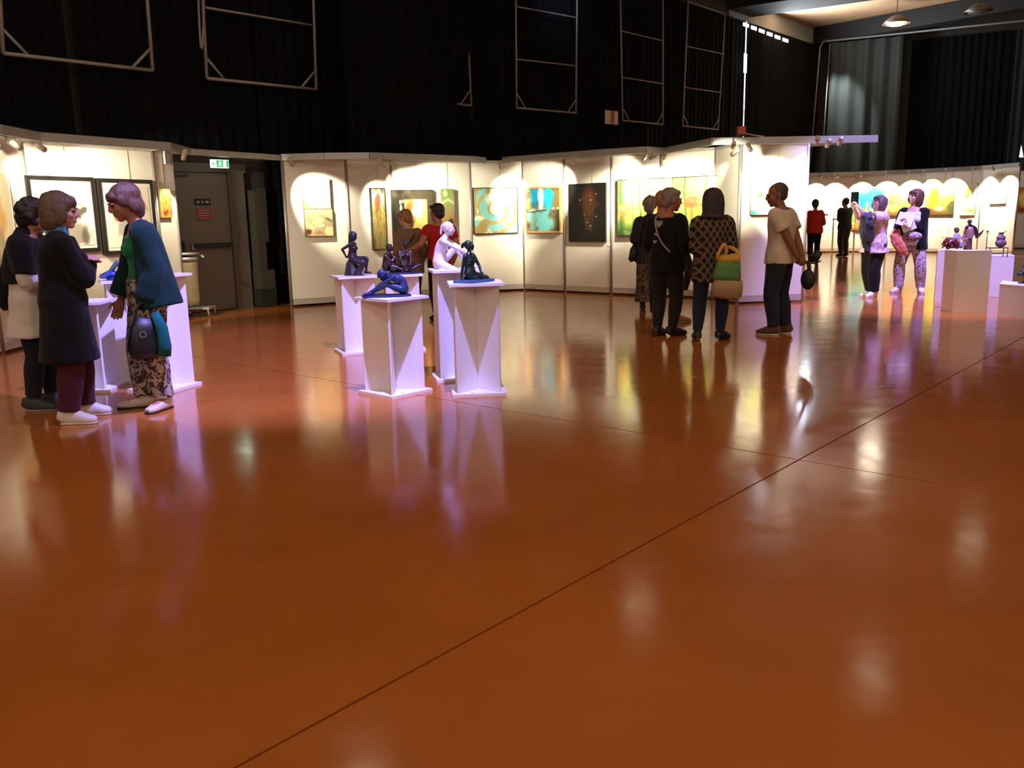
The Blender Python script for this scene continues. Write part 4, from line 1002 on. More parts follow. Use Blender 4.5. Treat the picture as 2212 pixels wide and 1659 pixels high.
class Fig:
    def __init__(s, fem=True, pelvis=(0, 0, 0.53), up=(0, 0, 1), bend=None, cyaw=0.0, pyaw=0.0, head=(0, -1, 0), hup=(0, 0, 1), neck=None,
                 hands=None, epole=None, feet=None, kpole=None, wide=1.0, curl=0.5, hdir=None, shrug=0.0, bust=1.0):
        s.fem, s.wide, s.curl, s.bust = fem, wide, curl, bust
        P = s.P = V(pelvis); U = V(up).normalized(); B = V(bend).normalized() if bend else U
        s.px = V(math.cos(pyaw), math.sin(pyaw), 0); s.cx = V(math.cos(cyaw), math.sin(cyaw), 0)
        # spine path: pelvis direction U, chest direction B
        mid = P + U*0.12
        s.N = mid + B*0.185
        s.spine = lambda d: P + U*d if d <= 0.09 else (mid + B*(d-0.12) if d >= 0.15 else (P+U*d).lerp(mid + B*(d-0.12), (d-0.09)/0.06))
        s.U, s.B = U, B
        s.sdw = (lambda d: (s.px.lerp(s.cx, min(1, max(0, d/0.2)))).normalized())
        hf = s.hf = V(head).normalized(); hu = V(hup); hu = (hu - hf*hu.dot(hf)).normalized(); s.hu = hu; s.hx = hu.cross(hf).normalized()
        nd = V(neck).normalized() if neck else (B*0.75 + hu*0.5).normalized()
        s.Hc = s.N + nd*0.040 + hu*0.053 + hf*0.012
        sw = (0.089 if fem else 0.103)*wide
        cf = B.cross(s.cx).normalized()   # chest back direction (+Y when upright)
        s.cb = cf
        s.sh = {1: s.N + s.cx*sw - B*(0.050-shrug), -1: s.N - s.cx*sw - B*(0.050-shrug)}
        s.hip = {1: P + s.px*0.050*wide - U*0.01, -1: P - s.px*0.050*wide - U*0.01}
        s.el, s.wr, s.kn, s.an, s.fd = {}, {}, {}, {}, {}
        hands = hands or {}; epole = epole or {}; feet = feet or {}; kpole = kpole or {}
        for k in (1, -1):
            h = V(hands.get(k, (k*0.135, -0.01, 0.49)))
            s.el[k], s.wr[k] = ik(s.sh[k], h, 0.168, 0.143, epole.get(k, (k*0.35, 0.9, 0)))
            f = feet.get(k, (k*0.055, 0.0, 0.0)); ank = V(f[0], f[1], (f[3] if len(f) > 3 else 0.0) + 0.047); yw = f[2] if len(f) > 2 else 0.0
            s.fd[k] = V(math.sin(yw), -math.cos(yw), f[4] if len(f) > 4 else 0.0).normalized()
            s.kn[k], s.an[k] = ik(s.hip[k], ank, 0.2425, 0.2345, kpole.get(k, tuple(s.fd[k]*1.0 + V(0, 0, 0.2))))
        s.hdir = {k: V(hdir[k]).normalized() if hdir and k in hdir else (s.wr[k]-s.el[k]).normalized() for k in (1, -1)}
        W_, D_ = s.wide, (1.0 if fem else 1.04)
        if fem: s.tor = [(-0.062, .062, .056), (-0.03, .094, .070), (0.015, .101, .074), (0.06, .089, .066), (0.10, .079, .058), (0.145, .083, .060), (0.19, .091, .064), (0.235, .094, .058), (0.262, .088, .048), (0.285, .060, .040), (0.31, .034, .034)]
        else:   s.tor = [(-0.062, .062, .056), (-0.03, .090, .066), (0.015, .095, .068), (0.06, .090, .064), (0.10, .088, .062), (0.145, .094, .064), (0.19, .103, .068), (0.235, .106, .062), (0.262, .098, .050), (0.285, .066, .042), (0.31, .037, .037)]
        s.tor = [(d, w*W_, t*(0.5+0.5*W_)) for d, w, t in s.tor]
    def Hm(s):
        """head frame: x left, -y forward, z up"""
        return (Matrix((s.hx, -s.hf, s.hu)).transposed()*1.13).to_4x4()
    def torso(s, mb, e=0.0, d0=None, d1=None, flare=0.0, n=20, ring=None, belly=0.0):
        rows = [r for r in s.tor if (d0 is None or r[0] > d0) and (d1 is None or r[0] < d1)]
        it = lambda d, i: float(np.interp(d, [r[0] for r in s.tor], [r[i] for r in s.tor]))
        if d0 is not None:
            base = it(max(d0, -0.03), 1), it(max(d0, -0.03), 2)
            if d0 < -0.06:
                rows = [r for r in rows if r[0] > -0.035]
                k = int((-0.03-d0)/0.05)+1
                rows = [(d0 + (-0.03-d0)*i/k, base[0] + flare*(1-i/k), base[1] + flare*0.8*(1-i/k)) for i in range(k)] + rows
            else: rows = [(r[0], r[1] + flare*max(0, 1-(r[0]-d0)/0.10), r[2] + flare*0.8*max(0, 1-(r[0]-d0)/0.10)) for r in [(d0, base[0], base[1])] + rows]
        if d1 is not None: rows = rows + [(d1, it(d1, 1), it(d1, 2))]
        cs = [s.spine(r[0]) - s.cb*(belly*math.exp(-((r[0]-0.04)/0.07)**2)) for r in rows]
        mb.loft(cs, [r[1]+e for r in rows], [r[2]+e for r in rows], [tuple(s.sdw(r[0])) for r in rows], n, 2.3)
        if d0 is not None and d0 < -0.03 and e > 0.012:      # room for the thighs under the hem
            for k in (1, -1):
                a = s.hip[k]; t = min(0.85, (-d0-0.012)/0.2425)
                mb.loft([a + s.U*0.05, a + s.U*0.02, a.lerp(s.kn[k], t*0.5), a.lerp(s.kn[k], t)], [.050+e, .058+e, .060+e, .060-.016*t+e], [.050+e, .058+e, .060+e, .060-.016*t+e], tuple(s.px), 14)
        if s.fem and s.bust and (d1 is None or d1 > 0.2):
            for k in (1, -1):
                mb.ell(s.spine(0.185) + s.cx*(0.040*k*s.wide) - s.cb*(0.040+e), (0.036+e*0.6, 0.034*s.bust+e*0.6, 0.036+e*0.6))
    def arm(s, mb, e=0.0, f=1.0, n=12, fat=1.0, cuff=0.0, start=0.0):
        for k in (1, -1):
            sh0 = s.sh[k] - s.cx*(0.035*k) - s.B*0.004
            pts = [sh0, s.sh[k], s.sh[k].lerp(s.el[k], 0.5), s.el[k], s.el[k].lerp(s.wr[k], 0.35), s.wr[k]]
            g = 1.0 if s.fem else 1.1
            rr = [.032*g, .033*g, .0285*g, .0235*g, .0235*g, .0165*g]
            pp, rv = cr(pts, 4), ci(rr, 4)
            m_ = max(4, int(round(f*(len(pp)-1)))+1); pp, rv = pp[:m_], rv[:m_]
            rv = [r*fat+e + cuff*(i/(m_-1))**2 for i, r in enumerate(rv)]
            mb.loft(pp, rv, rv, tuple(s.cb), n)
    def hand(s, mb):
        for k in (1, -1):
            d = s.hdir[k]; W_ = s.wr[k]
            nrm = (s.wr[k]-s.el[k]).cross(s.el[k]-s.sh[k])
            thumb = -s.cb*1.0
            thumb = thumb - d*thumb.dot(d)
            if thumb.length < 0.3: thumb = V(0, 0, 1) - d*d.z
            thumb.normalize(); pn = d.cross(thumb).normalized()*(1 if k > 0 else -1)   # back of the hand outwards
            if pn.dot(s.cx*k) < 0: pn = -pn
            mb.loft([W_-d*0.02, W_, W_+d*0.022, W_+d*0.045, W_+d*0.058], [.013, .0155, .022, .0245, .022], [.012, .0115, .0115, .0105, .008], tuple(thumb), 12)
            for i, (o, l) in enumerate(((0.0185, .036), (0.0062, .042), (-0.0062, .039), (-0.0185, .031))):
                a = W_ + d*0.052 + thumb*o; cl = s.curl*(1+0.12*i)
                d1_ = (d*math.cos(cl*0.7) - pn*math.sin(cl*0.7) + thumb*o*5).normalized(); d2_ = (d*math.cos(cl*1.6) - pn*math.sin(cl*1.6)).normalized()
                p1 = a + d1_*l*0.5; p2 = p1 + d2_*l*0.55
                mb.loft([a-d*0.012, a, p1, p2, p2+d2_*0.003], [.0058, .0058, .0054, .0046, .002], [.0058, .0058, .0054, .0046, .002], tuple(thumb), 8)
            a = W_ + d*0.016 + thumb*0.016; t1 = (thumb*0.75 + d*0.65 - pn*0.25).normalized(); p1 = a + t1*0.024; p2 = p1 + (t1*0.5 + d*0.8 - pn*0.2*(0.4+s.curl)).normalized()*0.022
            mb.loft([a-t1*0.014, a, p1, p2, p2+d*0.002], [.008, .0075, .0065, .005, .002], [.008, .0075, .0065, .005, .002], tuple(pn), 8)
    def leg(s, mb, e=0.0, f=1.0, fat=1.0, flare=0.0, n=14):
        for k in (1, -1):
            a, b, c = s.hip[k], s.kn[k], s.an[k]
            top = a + s.U*0.02
            pts = [top, a.lerp(b, 0.15), a.lerp(b, 0.55), b, b.lerp(c, 0.32), b.lerp(c, 0.75), c]
            rr = [.050, .054, .045, .0345, .0345, .024, .0215]
            if not s.fem: rr = [r*1.02 for r in rr]
            pp, rv = cr(pts, 4), ci(rr, 4); m_ = max(5, int(round(f*(len(pp)-1)))+1); pp, rv = pp[:m_], rv[:m_]
            rv = [r*fat + e + flare*max(0, (i/(m_-1)-0.4)/0.6) for i, r in enumerate(rv)]
            mb.loft(pp, rv, rv, tuple(s.px), n)
    def foot(s, mb, e=0.0, sole=False, lift=0.0, h=1.0, tall=0.0, toe=1.0, ks=(1, -1)):
        for k in ks:
            f = s.fd[k]; sx = V(-f.y, f.x, 0).normalized(); an = s.an[k]; g = an - V(0, 0, 0.047)
            fh = V(f.x, f.y, f.z)
            if sole:
                mb.loft([g - fh*0.036, g - fh*0.03, g, g+fh*0.05, g+fh*0.09, g+fh*0.112, g+fh*0.12*toe], [.012, .021, .022, .024, .026, .02, .008], [.006]*7, tuple(sx), 14, 2.6)
                continue
            cs = [(-0.036, .016, .014, .018), (-0.026, .030*h, .021, .029*h), (0.0, .032*h, .0225, .031*h), (0.04, .025*h, .0235, .0245*h), (0.075, .0175*h, .0255, .0175*h), (0.103, .0135*h, .021, .0125*h), (0.117*toe, .011, .010, .008)]
            mb.loft([g + fh*c[0] + V(0, 0, c[1]+lift) for c in cs], [c[2]+e for c in cs], [c[3]+e for c in cs], tuple(sx), 14, 2.3)
            mb.loft([g+V(0, 0, 0.02), an+V(0, 0, 0.005), an + (s.kn[k]-an).normalized()*(0.03+tall)], [.02+e, .0205+e, .0215+e+tall*0.1], [.022+e, .0215+e, .0215+e+tall*0.1], tuple(sx), 12)
    def headmesh(s, mb, ears=True):
        M = s.Hm(); h = MB()
        h.ell((0, .010, .016), (.0440, .0555, .0500)); h.ell((0, -.014, -.016), (.0365, .0405, .0460))
        h.ell((0, -.034, -.051), (.0170, .0150, .0135)); h.ell((0, -.004, -.044), (.031, .034, .018))
        h.loft([(0, -.047, .012), (0, -.055, .002), (0, -.0612, -.012), (0, -.0588, -.0170), (0, -.050, -.019)], [.0045, .0055, .0080, .0080, .006], [.005, .0055, .006, .005, .004], (1, 0, 0), 10)
        for k in (1, -1):
            h.ell((.017*k, -.046, .009), (.015, .009, .0055)); h.ell((.023*k, -.036, -.014), (.0115, .0120, .0115)); h.ell((.006*k, -.0525, -.0165), (.0055, .006, .0045))
            if ears: h.ell((.0435*k, .006, -.006), (.0055, .0125, .0185))
        h.ell((0, -.0505, -.0310), (.0135, .0068, .0040)); h.ell((0, -.0485, -.0375), (.0115, .0068, .0045))
        h.xf(Matrix.Translation(s.Hc) @ M); mb.add(h.v, h.f)
    def neckmesh(s, mb, e=0.0):
        a = s.N - s.B*0.03; b = s.Hc - s.hu*0.012 - s.hf*(-0.004)
        w = 0.0300 if s.fem else 0.0345
        mb.loft(cr([a, a.lerp(b, 0.5) + s.cb*0.002, b], 3), [w*1.15+e]*2 + [w+e]*5, [w*1.15+e]*2 + [w+e]*5, tuple(s.cx), 14)
    def body(s, mb, hands=True):
        s.torso(mb); s.arm(mb); s.leg(mb); s.foot(mb); s.neckmesh(mb); s.headmesh(mb)
        if hands: s.hand(mb)
    def eyes(s, mb):
        M = Matrix.Translation(s.Hc) @ s.Hm(); h = MB()
        for k in (1, -1): h.ell((.0168*k, -.0468, .0005), (.0066, .0062, .0036))
        h.xf(M); mb.add(h.v, h.f)
    def brows(s, mb):
        M = Matrix.Translation(s.Hc) @ s.Hm(); h = MB()
        for k in (1, -1): h.loft([(.008*k, -.0555, .0125), (.018*k, -.0545, .0145), (.027*k, -.0475, .012)], [.0022]*3, [.0015]*3, (0, 0, 1), 6)
        h.xf(M); mb.add(h.v, h.f)
    def hair(s, mb, style='short', rnd=0):
        M = Matrix.Translation(s.Hc) @ s.Hm(); h = MB()
        if style == 'crop':      # thin close hair
            h.ell((0, .0165, .0185), (.0468, .0545, .0510)); h.ell((0, .029, -.010), (.039, .034, .034))
        elif style == 'short':
            h.ell((0, .016, .022), (.0500, .0590, .0530)); h.ell((0, .032, -.010), (.043, .036, .044)); h.ell((0, -.026, .043), (.034, .024, .018))
            for k in (1, -1): h.ell((.0425*k, .000, .006), (.008, .020, .026))
        elif style == 'quiff':
            h.ell((0, .016, .022), (.0490, .0580, .0530)); h.ell((0, .032, -.010), (.042, .036, .040)); h.ell((0, -.036, .050), (.032, .024, .018))
            for k in (1, -1): h.ell((.0425*k, .004, .002), (.007, .016, .026))
        elif style == 'bob':
            h.ell((0, .014, .022), (.0540, .0640, .0560)); h.ell((0, -.032, .033), (.040, .024, .025))
            h.loft([(0, .014, .050), (0, .022, .02), (0, .030, -.015), (0, .032, -.045), (0, .030, -.068), (0, .030, -.076)], [.046, .0555, .0575, .0565, .050, .040], [.052, .056, .049, .042, .034, .026], (1, 0, 0), 20)
            for k in (1, -1): h.ell((.0455*k, -.004, -.012), (.012, .028, .044))
        elif style == 'nape':    # short layered, longer at the nape
            h.ell((0, .014, .021), (.0515, .0610, .0530)); h.ell((0, .033, -.020), (.045, .036, .050)); h.ell((0, .036, -.052), (.034, .022, .024)); h.ell((0, -.032, .030), (.038, .023, .024))
            for k in (1, -1): h.ell((.0440*k, -.006, .008), (.010, .026, .024)); h.ell((.0440*k, .020, -.020), (.011, .020, .030))
        elif style == 'curly':
            rs = random.Random(rnd)
            h.ell((0, .016, .018), (.0500, .0580, .0520)); h.ell((0, .030, -.020), (.046, .038, .046))
            for i in range(70):
                a, z = rs.uniform(0, 2*PI), rs.uniform(-0.7, 1)
                r_ = math.sqrt(1-z*z); p = V(.050*r_*math.cos(a), .014+.058*r_*math.sin(a), .012+.054*z)
                if p.y < -.020 and p.z < .026: continue
                h.ell(p, rs.uniform(.010, .016), None, 8, 6)
        elif style == 'shag':    # loose bob that flips at the neck
            h.ell((0, .012, .020), (.0600, .0670, .0590)); h.ell((0, -.030, .034), (.044, .028, .027))
            h.loft([(0, .012, .055), (0, .020, .02), (0, .028, -.015), (0, .032, -.045), (0, .034, -.070), (0, .036, -.086)], [.050, .062, .066, .065, .064, .060], [.056, .060, .053, .047, .043, .040], (1, 0, 0), 20)
            rs = random.Random(rnd)
            for i in range(14):
                a = -0.1*PI + 1.2*PI*i/13
                h.ell((.060*math.cos(a), .030+.042*math.sin(a), -.086+rs.uniform(-.012, .004)), (.011, .011, .016), None, 8, 6)
        h.xf(M); mb.add(h.v, h.f)

def scale_mb(mb, k): mb.v = [(x*k, y*k, z*k) for x, y, z in mb.v]; return mb
SKIN = mat('skin_light', (206, 156, 132), 0.5, spec=0.35, var=0.15, vscale=20)
SKIN2 = mat('skin_tan', (176, 122, 94), 0.5, spec=0.35, var=0.15, vscale=20)
EYE = mat('eye_dark', (40, 30, 26), 0.25)
class Person:
    def __init__(s, label, pos, yaw, H, skin=SKIN, vox=0.0078, **pose):
        s.o = thing('person', label, 'person', (pos[0], pos[1], 0), yaw); s.H = H; s.f = Fig(**pose); s.vox = vox
        mb = MB(); s.f.body(mb); scale_mb(mb, H)
        me = fuse(mb, vox, 3, 0.55); link('body', me, skin, s.o, True)
        e = MB(); s.f.eyes(e); scale_mb(e, H).build('eyes', EYE, s.o, True)
        s.label = label
    def cloth(s, name, fn, mt, amp=0.005, vox=0.011, freq=9.0, sm=5, seed=1.0, parent=None, deci=0.6, zs=0.45):
        mb = MB(); fn(mb, s.f); scale_mb(mb, s.H); me = fuse(mb, vox, sm, deci)
        if amp: wrinkle(me, amp, freq, zs, seed)
        return link(name, me, mt, parent or s.o, True)
    def hair(s, style, mt, seed=0):
        mb = MB(); s.f.hair(mb, style, seed); scale_mb(mb, s.H); me = fuse(mb, 0.0075, 9, 0.8); wrinkle(me, 0.004, 30, 0.2, seed)
        b = MB(); s.f.brows(b); scale_mb(b, s.H).build('eyebrows', mt, s.o, True)
        return link('hair', me, mt, s.o, True)
    def trousers(s, mt, e=0.010, f=0.93, fat=1.0, flare=0.0, amp=0.006, top=0.06, seed=2.0):
        def fn(mb, F):
            F.torso(mb, e*0.8, None, top); F.leg(mb, e, f, fat, flare)
        return s.cloth('trousers', fn, mt, amp, seed=seed)
    def shoes(s, mt, sole=None, e=0.0035, tall=0.0, h=1.08, name='shoe', toe=1.0):
        for k in (1, -1):
            mb = MB(); s.f.foot(mb, e, lift=0.003, h=h, tall=tall, toe=toe, ks=(k,)); scale_mb(mb, s.H); me = fuse(mb, 0.007, 3, 0.7)
            o = link(name, me, mt, s.o, True)
            if sole is not None:
                mb = MB(); s.f.foot(mb, sole=True, toe=toe, ks=(k,)); mb.v = [(x, y, z+0.0045) for x, y, z in mb.v]
                scale_mb(mb, s.H); mb.build('sole', sole, o, True)
    def part(s, name, mb, mt, smooth=True, parent=None):
        """extra part given in metres, figure frame"""
        return mb.build(name, mt, parent or s.o, smooth)
# ------------------------------------------------------------------ sculptures
def sculpture(label, key, dx, dy, yaw, k, pose, mt, base=None, hairf=None, vox=0.0045, extra=None, z0=0.0, name='sculpture', part_hair=False):
    """seated figure modelled at scale k on stand key"""
    P_, rot = ST[key]
    o = thing(name, label, 'sculpture', (P_.x+dx, P_.y+dy, P_.z + 0.001), yaw)
    F = Fig(**pose); mb = MB(); F.body(mb)
    if hairf: hairf(mb, F)
    if extra: extra(mb, F)
    mb.v = [(x*k, y*k, z*k + z0) for x, y, z in mb.v]
    me = fuse(mb, vox, 3, 0.6); link('figure', me, mt, o, True)
    if base is not None:
        bm, fn = base; b = MB(); fn(b); b.build('base', bm, o, False)
    return o, F
CL_BRONZE = mat('clay_plum', (34, 26, 32), 0.45, var=0.3, vscale=14, bump=0.25, bscale=50)
CL_BROWN = mat('clay_brown', (50, 28, 28), 0.22, var=0.3, vscale=10, coat=0.3)
CL_BLUE = mat('clay_blue', (28, 46, 92), 0.45, var=0.35, vscale=18, bump=0.3, bscale=60)
CL_WHITE = mat('plaster_white', (232, 222, 228), 0.5, var=0.06)
CL_GREEN = mat('clay_green', (22, 44, 38), 0.25, var=0.35, vscale=14, coat=0.2)
CL_SLATE = mat('slate_blue', (52, 84, 112), 0.5, var=0.3)
CL_GLAZE = mat('glaze_blue', (40, 70, 160), 0.2, coat=0.6, var=0.4, vscale=12)
CL_TEAL = mat('glaze_teal', (72, 104, 112), 0.3, coat=0.4, var=0.5, vscale=12)
def slab(w_, d_, h_, rot=0.0, y=0.0):
    def f(b):
        n = 18; rs = random.Random(int(w_*1000)); r_ = [1+0.06*rs.uniform(-1, 1) for _ in range(n)]
        vs = []
        for z in (0.0, h_):
            for i in range(n):
                a = 2*PI*i/n; ca, sa = math.cos(a), math.sin(a); pw = 0.55
                vs.append((w_/2*math.copysign(abs(ca)**pw, ca)*r_[i], y + d_/2*math.copysign(abs(sa)**pw, sa)*r_[i], z))
        b.add(vs, [tuple(range(n-1, -1, -1)), tuple(range(n, 2*n))] + [(i, (i+1) % n, n+(i+1) % n, n+i) for i in range(n)])
    return f
# kneeling plum figure on a rock
def hair_long(mb, F):
    F.hair(mb, 'bob'); mb.loft([F.Hc + V(0, .045, -.02), F.N + V(0, .05, -.01), F.spine(0.22) + V(0, .07, 0)], [.045, .05, .035], [.03, .03, .02], (1, 0, 0), 12)
def rock(mb, F):
    mb.loft([V(0, .02, .0), V(0, .02, .02), V(0, .03, .12), V(0, .03, .2), V(0, .01, .262)], [.15, .15, .125, .11, .085], [.17, .17, .13, .11, .085], (1, 0, 0), 11)
    mb.loft([F.hip[-1], F.kn[-1] + V(0, .02, -.03), F.an[-1] + V(0, .02, -.03)], [.07, .075, .09], [.07, .07, .06], (1, 0, 0), 12)
o, _ = sculpture('plum clay figure sitting on a rock with arms behind, on the leftmost middle stand', 's1', 0.0, 0.0, deg(72), 0.61,
    dict(pelvis=(0, 0, .30), bend=(0, -.04, 1), head=(0.1, -.95, -.1), hands={1: (.06, .12, .36), -1: (-.06, .12, .36)}, epole={1: (.8, .8, 0), -1: (-.8, .8, 0)}, feet={1: (.05, -.22, 0, .02), -1: (-.06, -.12, 0, .0)}, kpole={1: (0, -1, .6), -1: (0, -1, .3)}, bust=1.2), CL_BRONZE, None, hair_long, 0.0042, rock)
# brown pair
def hair_bun(mb, F): F.hair(mb, 'short'); mb.ell(F.Hc + F.hu*.02 - F.hf*.07, .022)
def hair_short(mb, F): F.hair(mb, 'short')
def seat_block(mb, F): mb.ell((0, .02, .03), (.16, .14, .05))
o, _ = sculpture('brown clay seated figure facing the viewer with arms between the knees, right of a pair', 's2', 0.06, 0.0, deg(14), 0.60,
    dict(wide=1.18, pelvis=(0, .05, .12), bend=(0, -.06, 1), head=(.2, -.95, -.25), hands={1: (.05, -.19, .07), -1: (-.05, -.19, .07)}, epole={1: (.8, .2, 0), -1: (-.8, .2, 0)}, feet={1: (.06, -.13, .4, .0), -1: (-.06, -.13, -.4, .0)}, kpole={1: (1.0, -.5, .1), -1: (-1.0, -.5, .1)}, bust=1.2), CL_BROWN,
    (mat('base_ink', (36, 32, 60), 0.5), slab(0.30, 0.24, 0.02)), hair_short, 0.0042, seat_block, 0.018)
o, _ = sculpture('brown clay crouching figure leaning on its neighbour, left of a pair', 's2', -0.13, 0.05, deg(58), 0.56,
    dict(pelvis=(0, .06, .13), up=(0, .0, 1), bend=(0, -.45, .9), head=(.2, -.8, .1), hands={1: (.08, -.22, .16), -1: (-.06, -.24, .12)}, feet={1: (.05, -.14, .1, .0), -1: (-.05, -.14, -.1, .0)}, kpole={1: (.3, -1, 1), -1: (-.3, -1, 1)}, wide=1.25), CL_BROWN,
    None, hair_bun, 0.0042, seat_block, 0.002)
# blue bent figure
o, _ = sculpture('blue clay figure folded over its stretched legs, on the frontmost stand', 's3', 0.05, -0.02, deg(-82), 0.60,
    dict(pelvis=(0, .10, .075), up=(0, -.12, 1), bend=(0, -.92, .38), neck=(0, -.9, -.2), head=(0, -.45, -.95), hup=(0, -.9, .4), hands={1: (.06, -.36, .04), -1: (-.06, -.36, .04)}, epole={1: (.5, 0, 1), -1: (-.5, 0, 1)}, feet={1: (.05, -.34, 0, .0), -1: (-.05, -.34, 0, .0)}, kpole={1: (.1, 0, 1), -1: (-.1, 0, 1)}), CL_BLUE,
    (CL_BLUE, slab(0.20, 0.40, 0.016, y=-0.085)), hair_short, 0.0042, None, 0.014)
# white seated figure with ponytail
def ponytail(mb, F):
    F.hair(mb, 'crop'); a = F.Hc - F.hf*.055 + F.hu*.030
    mb.tube(cr([a, a - F.hf*.022 + F.hu*.006, a - F.hf*.034 - F.hu*.05, a - F.hf*.026 - F.hu*.115], 4), [.013]*4 + [.014]*4 + [.012]*4 + [.006], 8)
o, _ = sculpture('white plaster seated nude with a ponytail, arms over a raised knee, on the tallest stand', 's4', -0.09, 0.02, deg(80), 0.80,
    dict(pelvis=(0, .06, .075), up=(0, -.05, 1), bend=(0, -.46, 1), neck=(0, -.6, 1), head=(0, -.97, -.18), hands={1: (.0, -.33, .17), -1: (.0, -.36, .13)}, epole={1: (.5, -.1, -1), -1: (-.6, -.1, -.6)}, feet={1: (.07, -.27, .0, .0), -1: (-.054, .064, -.6, -.02)}, kpole={1: (.1, -.6, 1), -1: (-.22, -1, .0)}, hdir={1: (-.2, -.7, -.6), -1: (.1, -.5, -.9)}), CL_WHITE, None, ponytail, 0.0052)
# dark green kneeling figure
def ponytail2(mb, F):
    F.hair(mb, 'crop'); a = F.Hc - F.hf*.055 + F.hu*.034
    mb.tube(cr([a, a - F.hf*.035 + F.hu*.006, a - F.hf*.058 - F.hu*.06], 4), [.017]*5 + [.022]*3 + [.012], 8)
o, _ = sculpture('dark green kneeling figure with short ponytail on a slate-blue slab, right of the white figure', 's5', -0.03, 0.0, deg(52), 0.58,
    dict(pelvis=(0, .02, .085), up=(-.06, .0, 1), bend=(-.02, -.04, 1), head=(.42, -.9, .12), hands={1: (.06, -.14, .11), -1: (-.15, .06, .02)}, epole={1: (.8, .5, 0), -1: (-.6, .8, 0)}, feet={1: (.09, .07, .9, -.02), -1: (-.02, .08, .6, -.02)}, kpole={1: (.75, -1, .02), -1: (.35, -1, .02)}, hdir={-1: (-.2, -.3, -.9)}), CL_GREEN,
    (CL_SLATE, slab(0.36, 0.24, 0.018, y=-0.03)), ponytail2, 0.0042, None, 0.016)
# blue glazed seated figure behind the teal woman
o, _ = sculpture('blue-headed glazed seated figure, half hidden by the woman in teal', 'sa', 0.04, -0.02, deg(-60), 0.62,
    dict(pelvis=(0, .06, .085), bend=(0, .05, 1), head=(0, -1, .1), hands={1: (.10, .12, .05), -1: (-.10, -.05, .12)}, epole={1: (.5, 1, 0), -1: (-.6, .7, 0)}, feet={1: (.06, -.30, 0, .0), -1: (-.02, -.26, 0, .0)}, kpole={1: (0, 0, 1), -1: (-.5, 0, .6)}), CL_TEAL,
    (CL_GLAZE, slab(0.26, 0.30, 0.03, y=-0.04)), None, 0.0045, None, 0.026)
k = MB(); Fm = _; k.ell(Fm.Hc + V(0, .01, .01), (.056, .064, .062)); k.v = [(x*.62, y*.62, z*.62+.026) for x, y, z in k.v]; k.build('blue_hair', CL_GLAZE, o, True)
k = MB(); k.loft([(0.0, -.06, .04), (0, -.16, .055), (0.0, -.24, .035)], [.06, .07, .03], [.035, .04, .02], (1, 0, 0), 12); k.build('blue_wrap', CL_GLAZE, o, True)

# red ceramic vessel on the front plinth
zt_ = 0.861
c = at(2053, 537, zt_)
o = thing('red_vessel', 'dark red petalled ceramic ball on the front plinth', 'sculpture', (c.x, c.y, zt_))
RED = mat('ceramic_red', (112, 30, 36), 0.3, coat=0.3, var=0.6, vscale=16, rgb2=(60, 20, 34))
MB().ell((0, 0, 0.075), (0.10, 0.10, 0.075), None, 18, 12).build('core', mat('ceramic_dark', (70, 22, 36), 0.35, var=0.4), o, True)
rs = random.Random(5)
for i in range(26):
    a = 2*PI*i*0.618; z = 0.015 + 0.125*((i+0.5)/26); r_ = 0.105*math.sqrt(max(0.05, 1-((z-0.07)/0.085)**2))
    k = MB().ell((0, 0, 0), (0.030, 0.012, 0.036), None, 8, 6)
    k.xf(Matrix.Translation((r_*math.cos(a), r_*math.sin(a), z)) @ Matrix.Rotation(a+PI/2, 4, 'Z') @ Matrix.Rotation(-0.5, 4, 'X')); k.build('petal', RED if i % 4 else mat('ceramic_orange', (176, 70, 40), 0.35, var=0.4), o, True)
# tall brown doll with a bundle
c = at(2090, 539, zt_)
o = thing('doll_sculpture', 'tall brown clay doll carrying a rose bundle on the front plinth', 'sculpture', (c.x, c.y, zt_), 0)
BRN = mat('clay_umber', (104, 62, 48), 0.6, var=0.4, vscale=20); ROSE = mat('clay_rose', (190, 142, 146), 0.6, var=0.3, vscale=20); DKB = mat('clay_darkbrown', (48, 28, 28), 0.5, var=0.3)
MB().loft([(0, 0, 0), (0, 0, 0.06), (0, 0, 0.16), (0, 0, 0.22)], [.055, .052, .05, .06], [.05, .05, .045, .05], (1, 0, 0), 14).build('skirt', BRN, o, True)
MB().loft([(0, 0, 0.16), (0.0, 0, 0.22), (-0.005, 0, 0.28), (0, 0, 0.315)], [.06, .075, .06, .045], [.05, .06, .05, .04], (1, 0, 0), 14).build('blouse', ROSE, o, True)
MB().tube(cr([(-0.06, -0.03, 0.30), (0, 0.0, 0.335), (0.07, 0, 0.30), (0.10, 0.0, 0.23), (0.13, 0.02, 0.16)], 4), [.02]*8 + [.028]*6 + [.02]*3, 10).build('shawl', DKB, o, True)
MB().tube([(0, 0, 0.31), (0, 0, 0.36)], 0.016).ell((0, 0, 0.385), (.031, .031, .034)).build('head', BRN, o, True)
k = MB(); rs = random.Random(9)
for i in range(14): k.ell((-0.05+0.02*rs.uniform(-2, 1), -0.03+rs.uniform(-.02, .02), 0.13+rs.uniform(-.06, .07)), (rs.uniform(.015, .03), .02, rs.uniform(.012, .02)), None, 8, 6)
k.build('bundle', ROSE, o, True)
k = MB()
for i in range(6): k.tube([(0.11, 0.0, 0.19), (0.16+0.01*i, 0.0, 0.17+0.02*i)], 0.006, 5)
k.build('twigs', BRN, o, True)
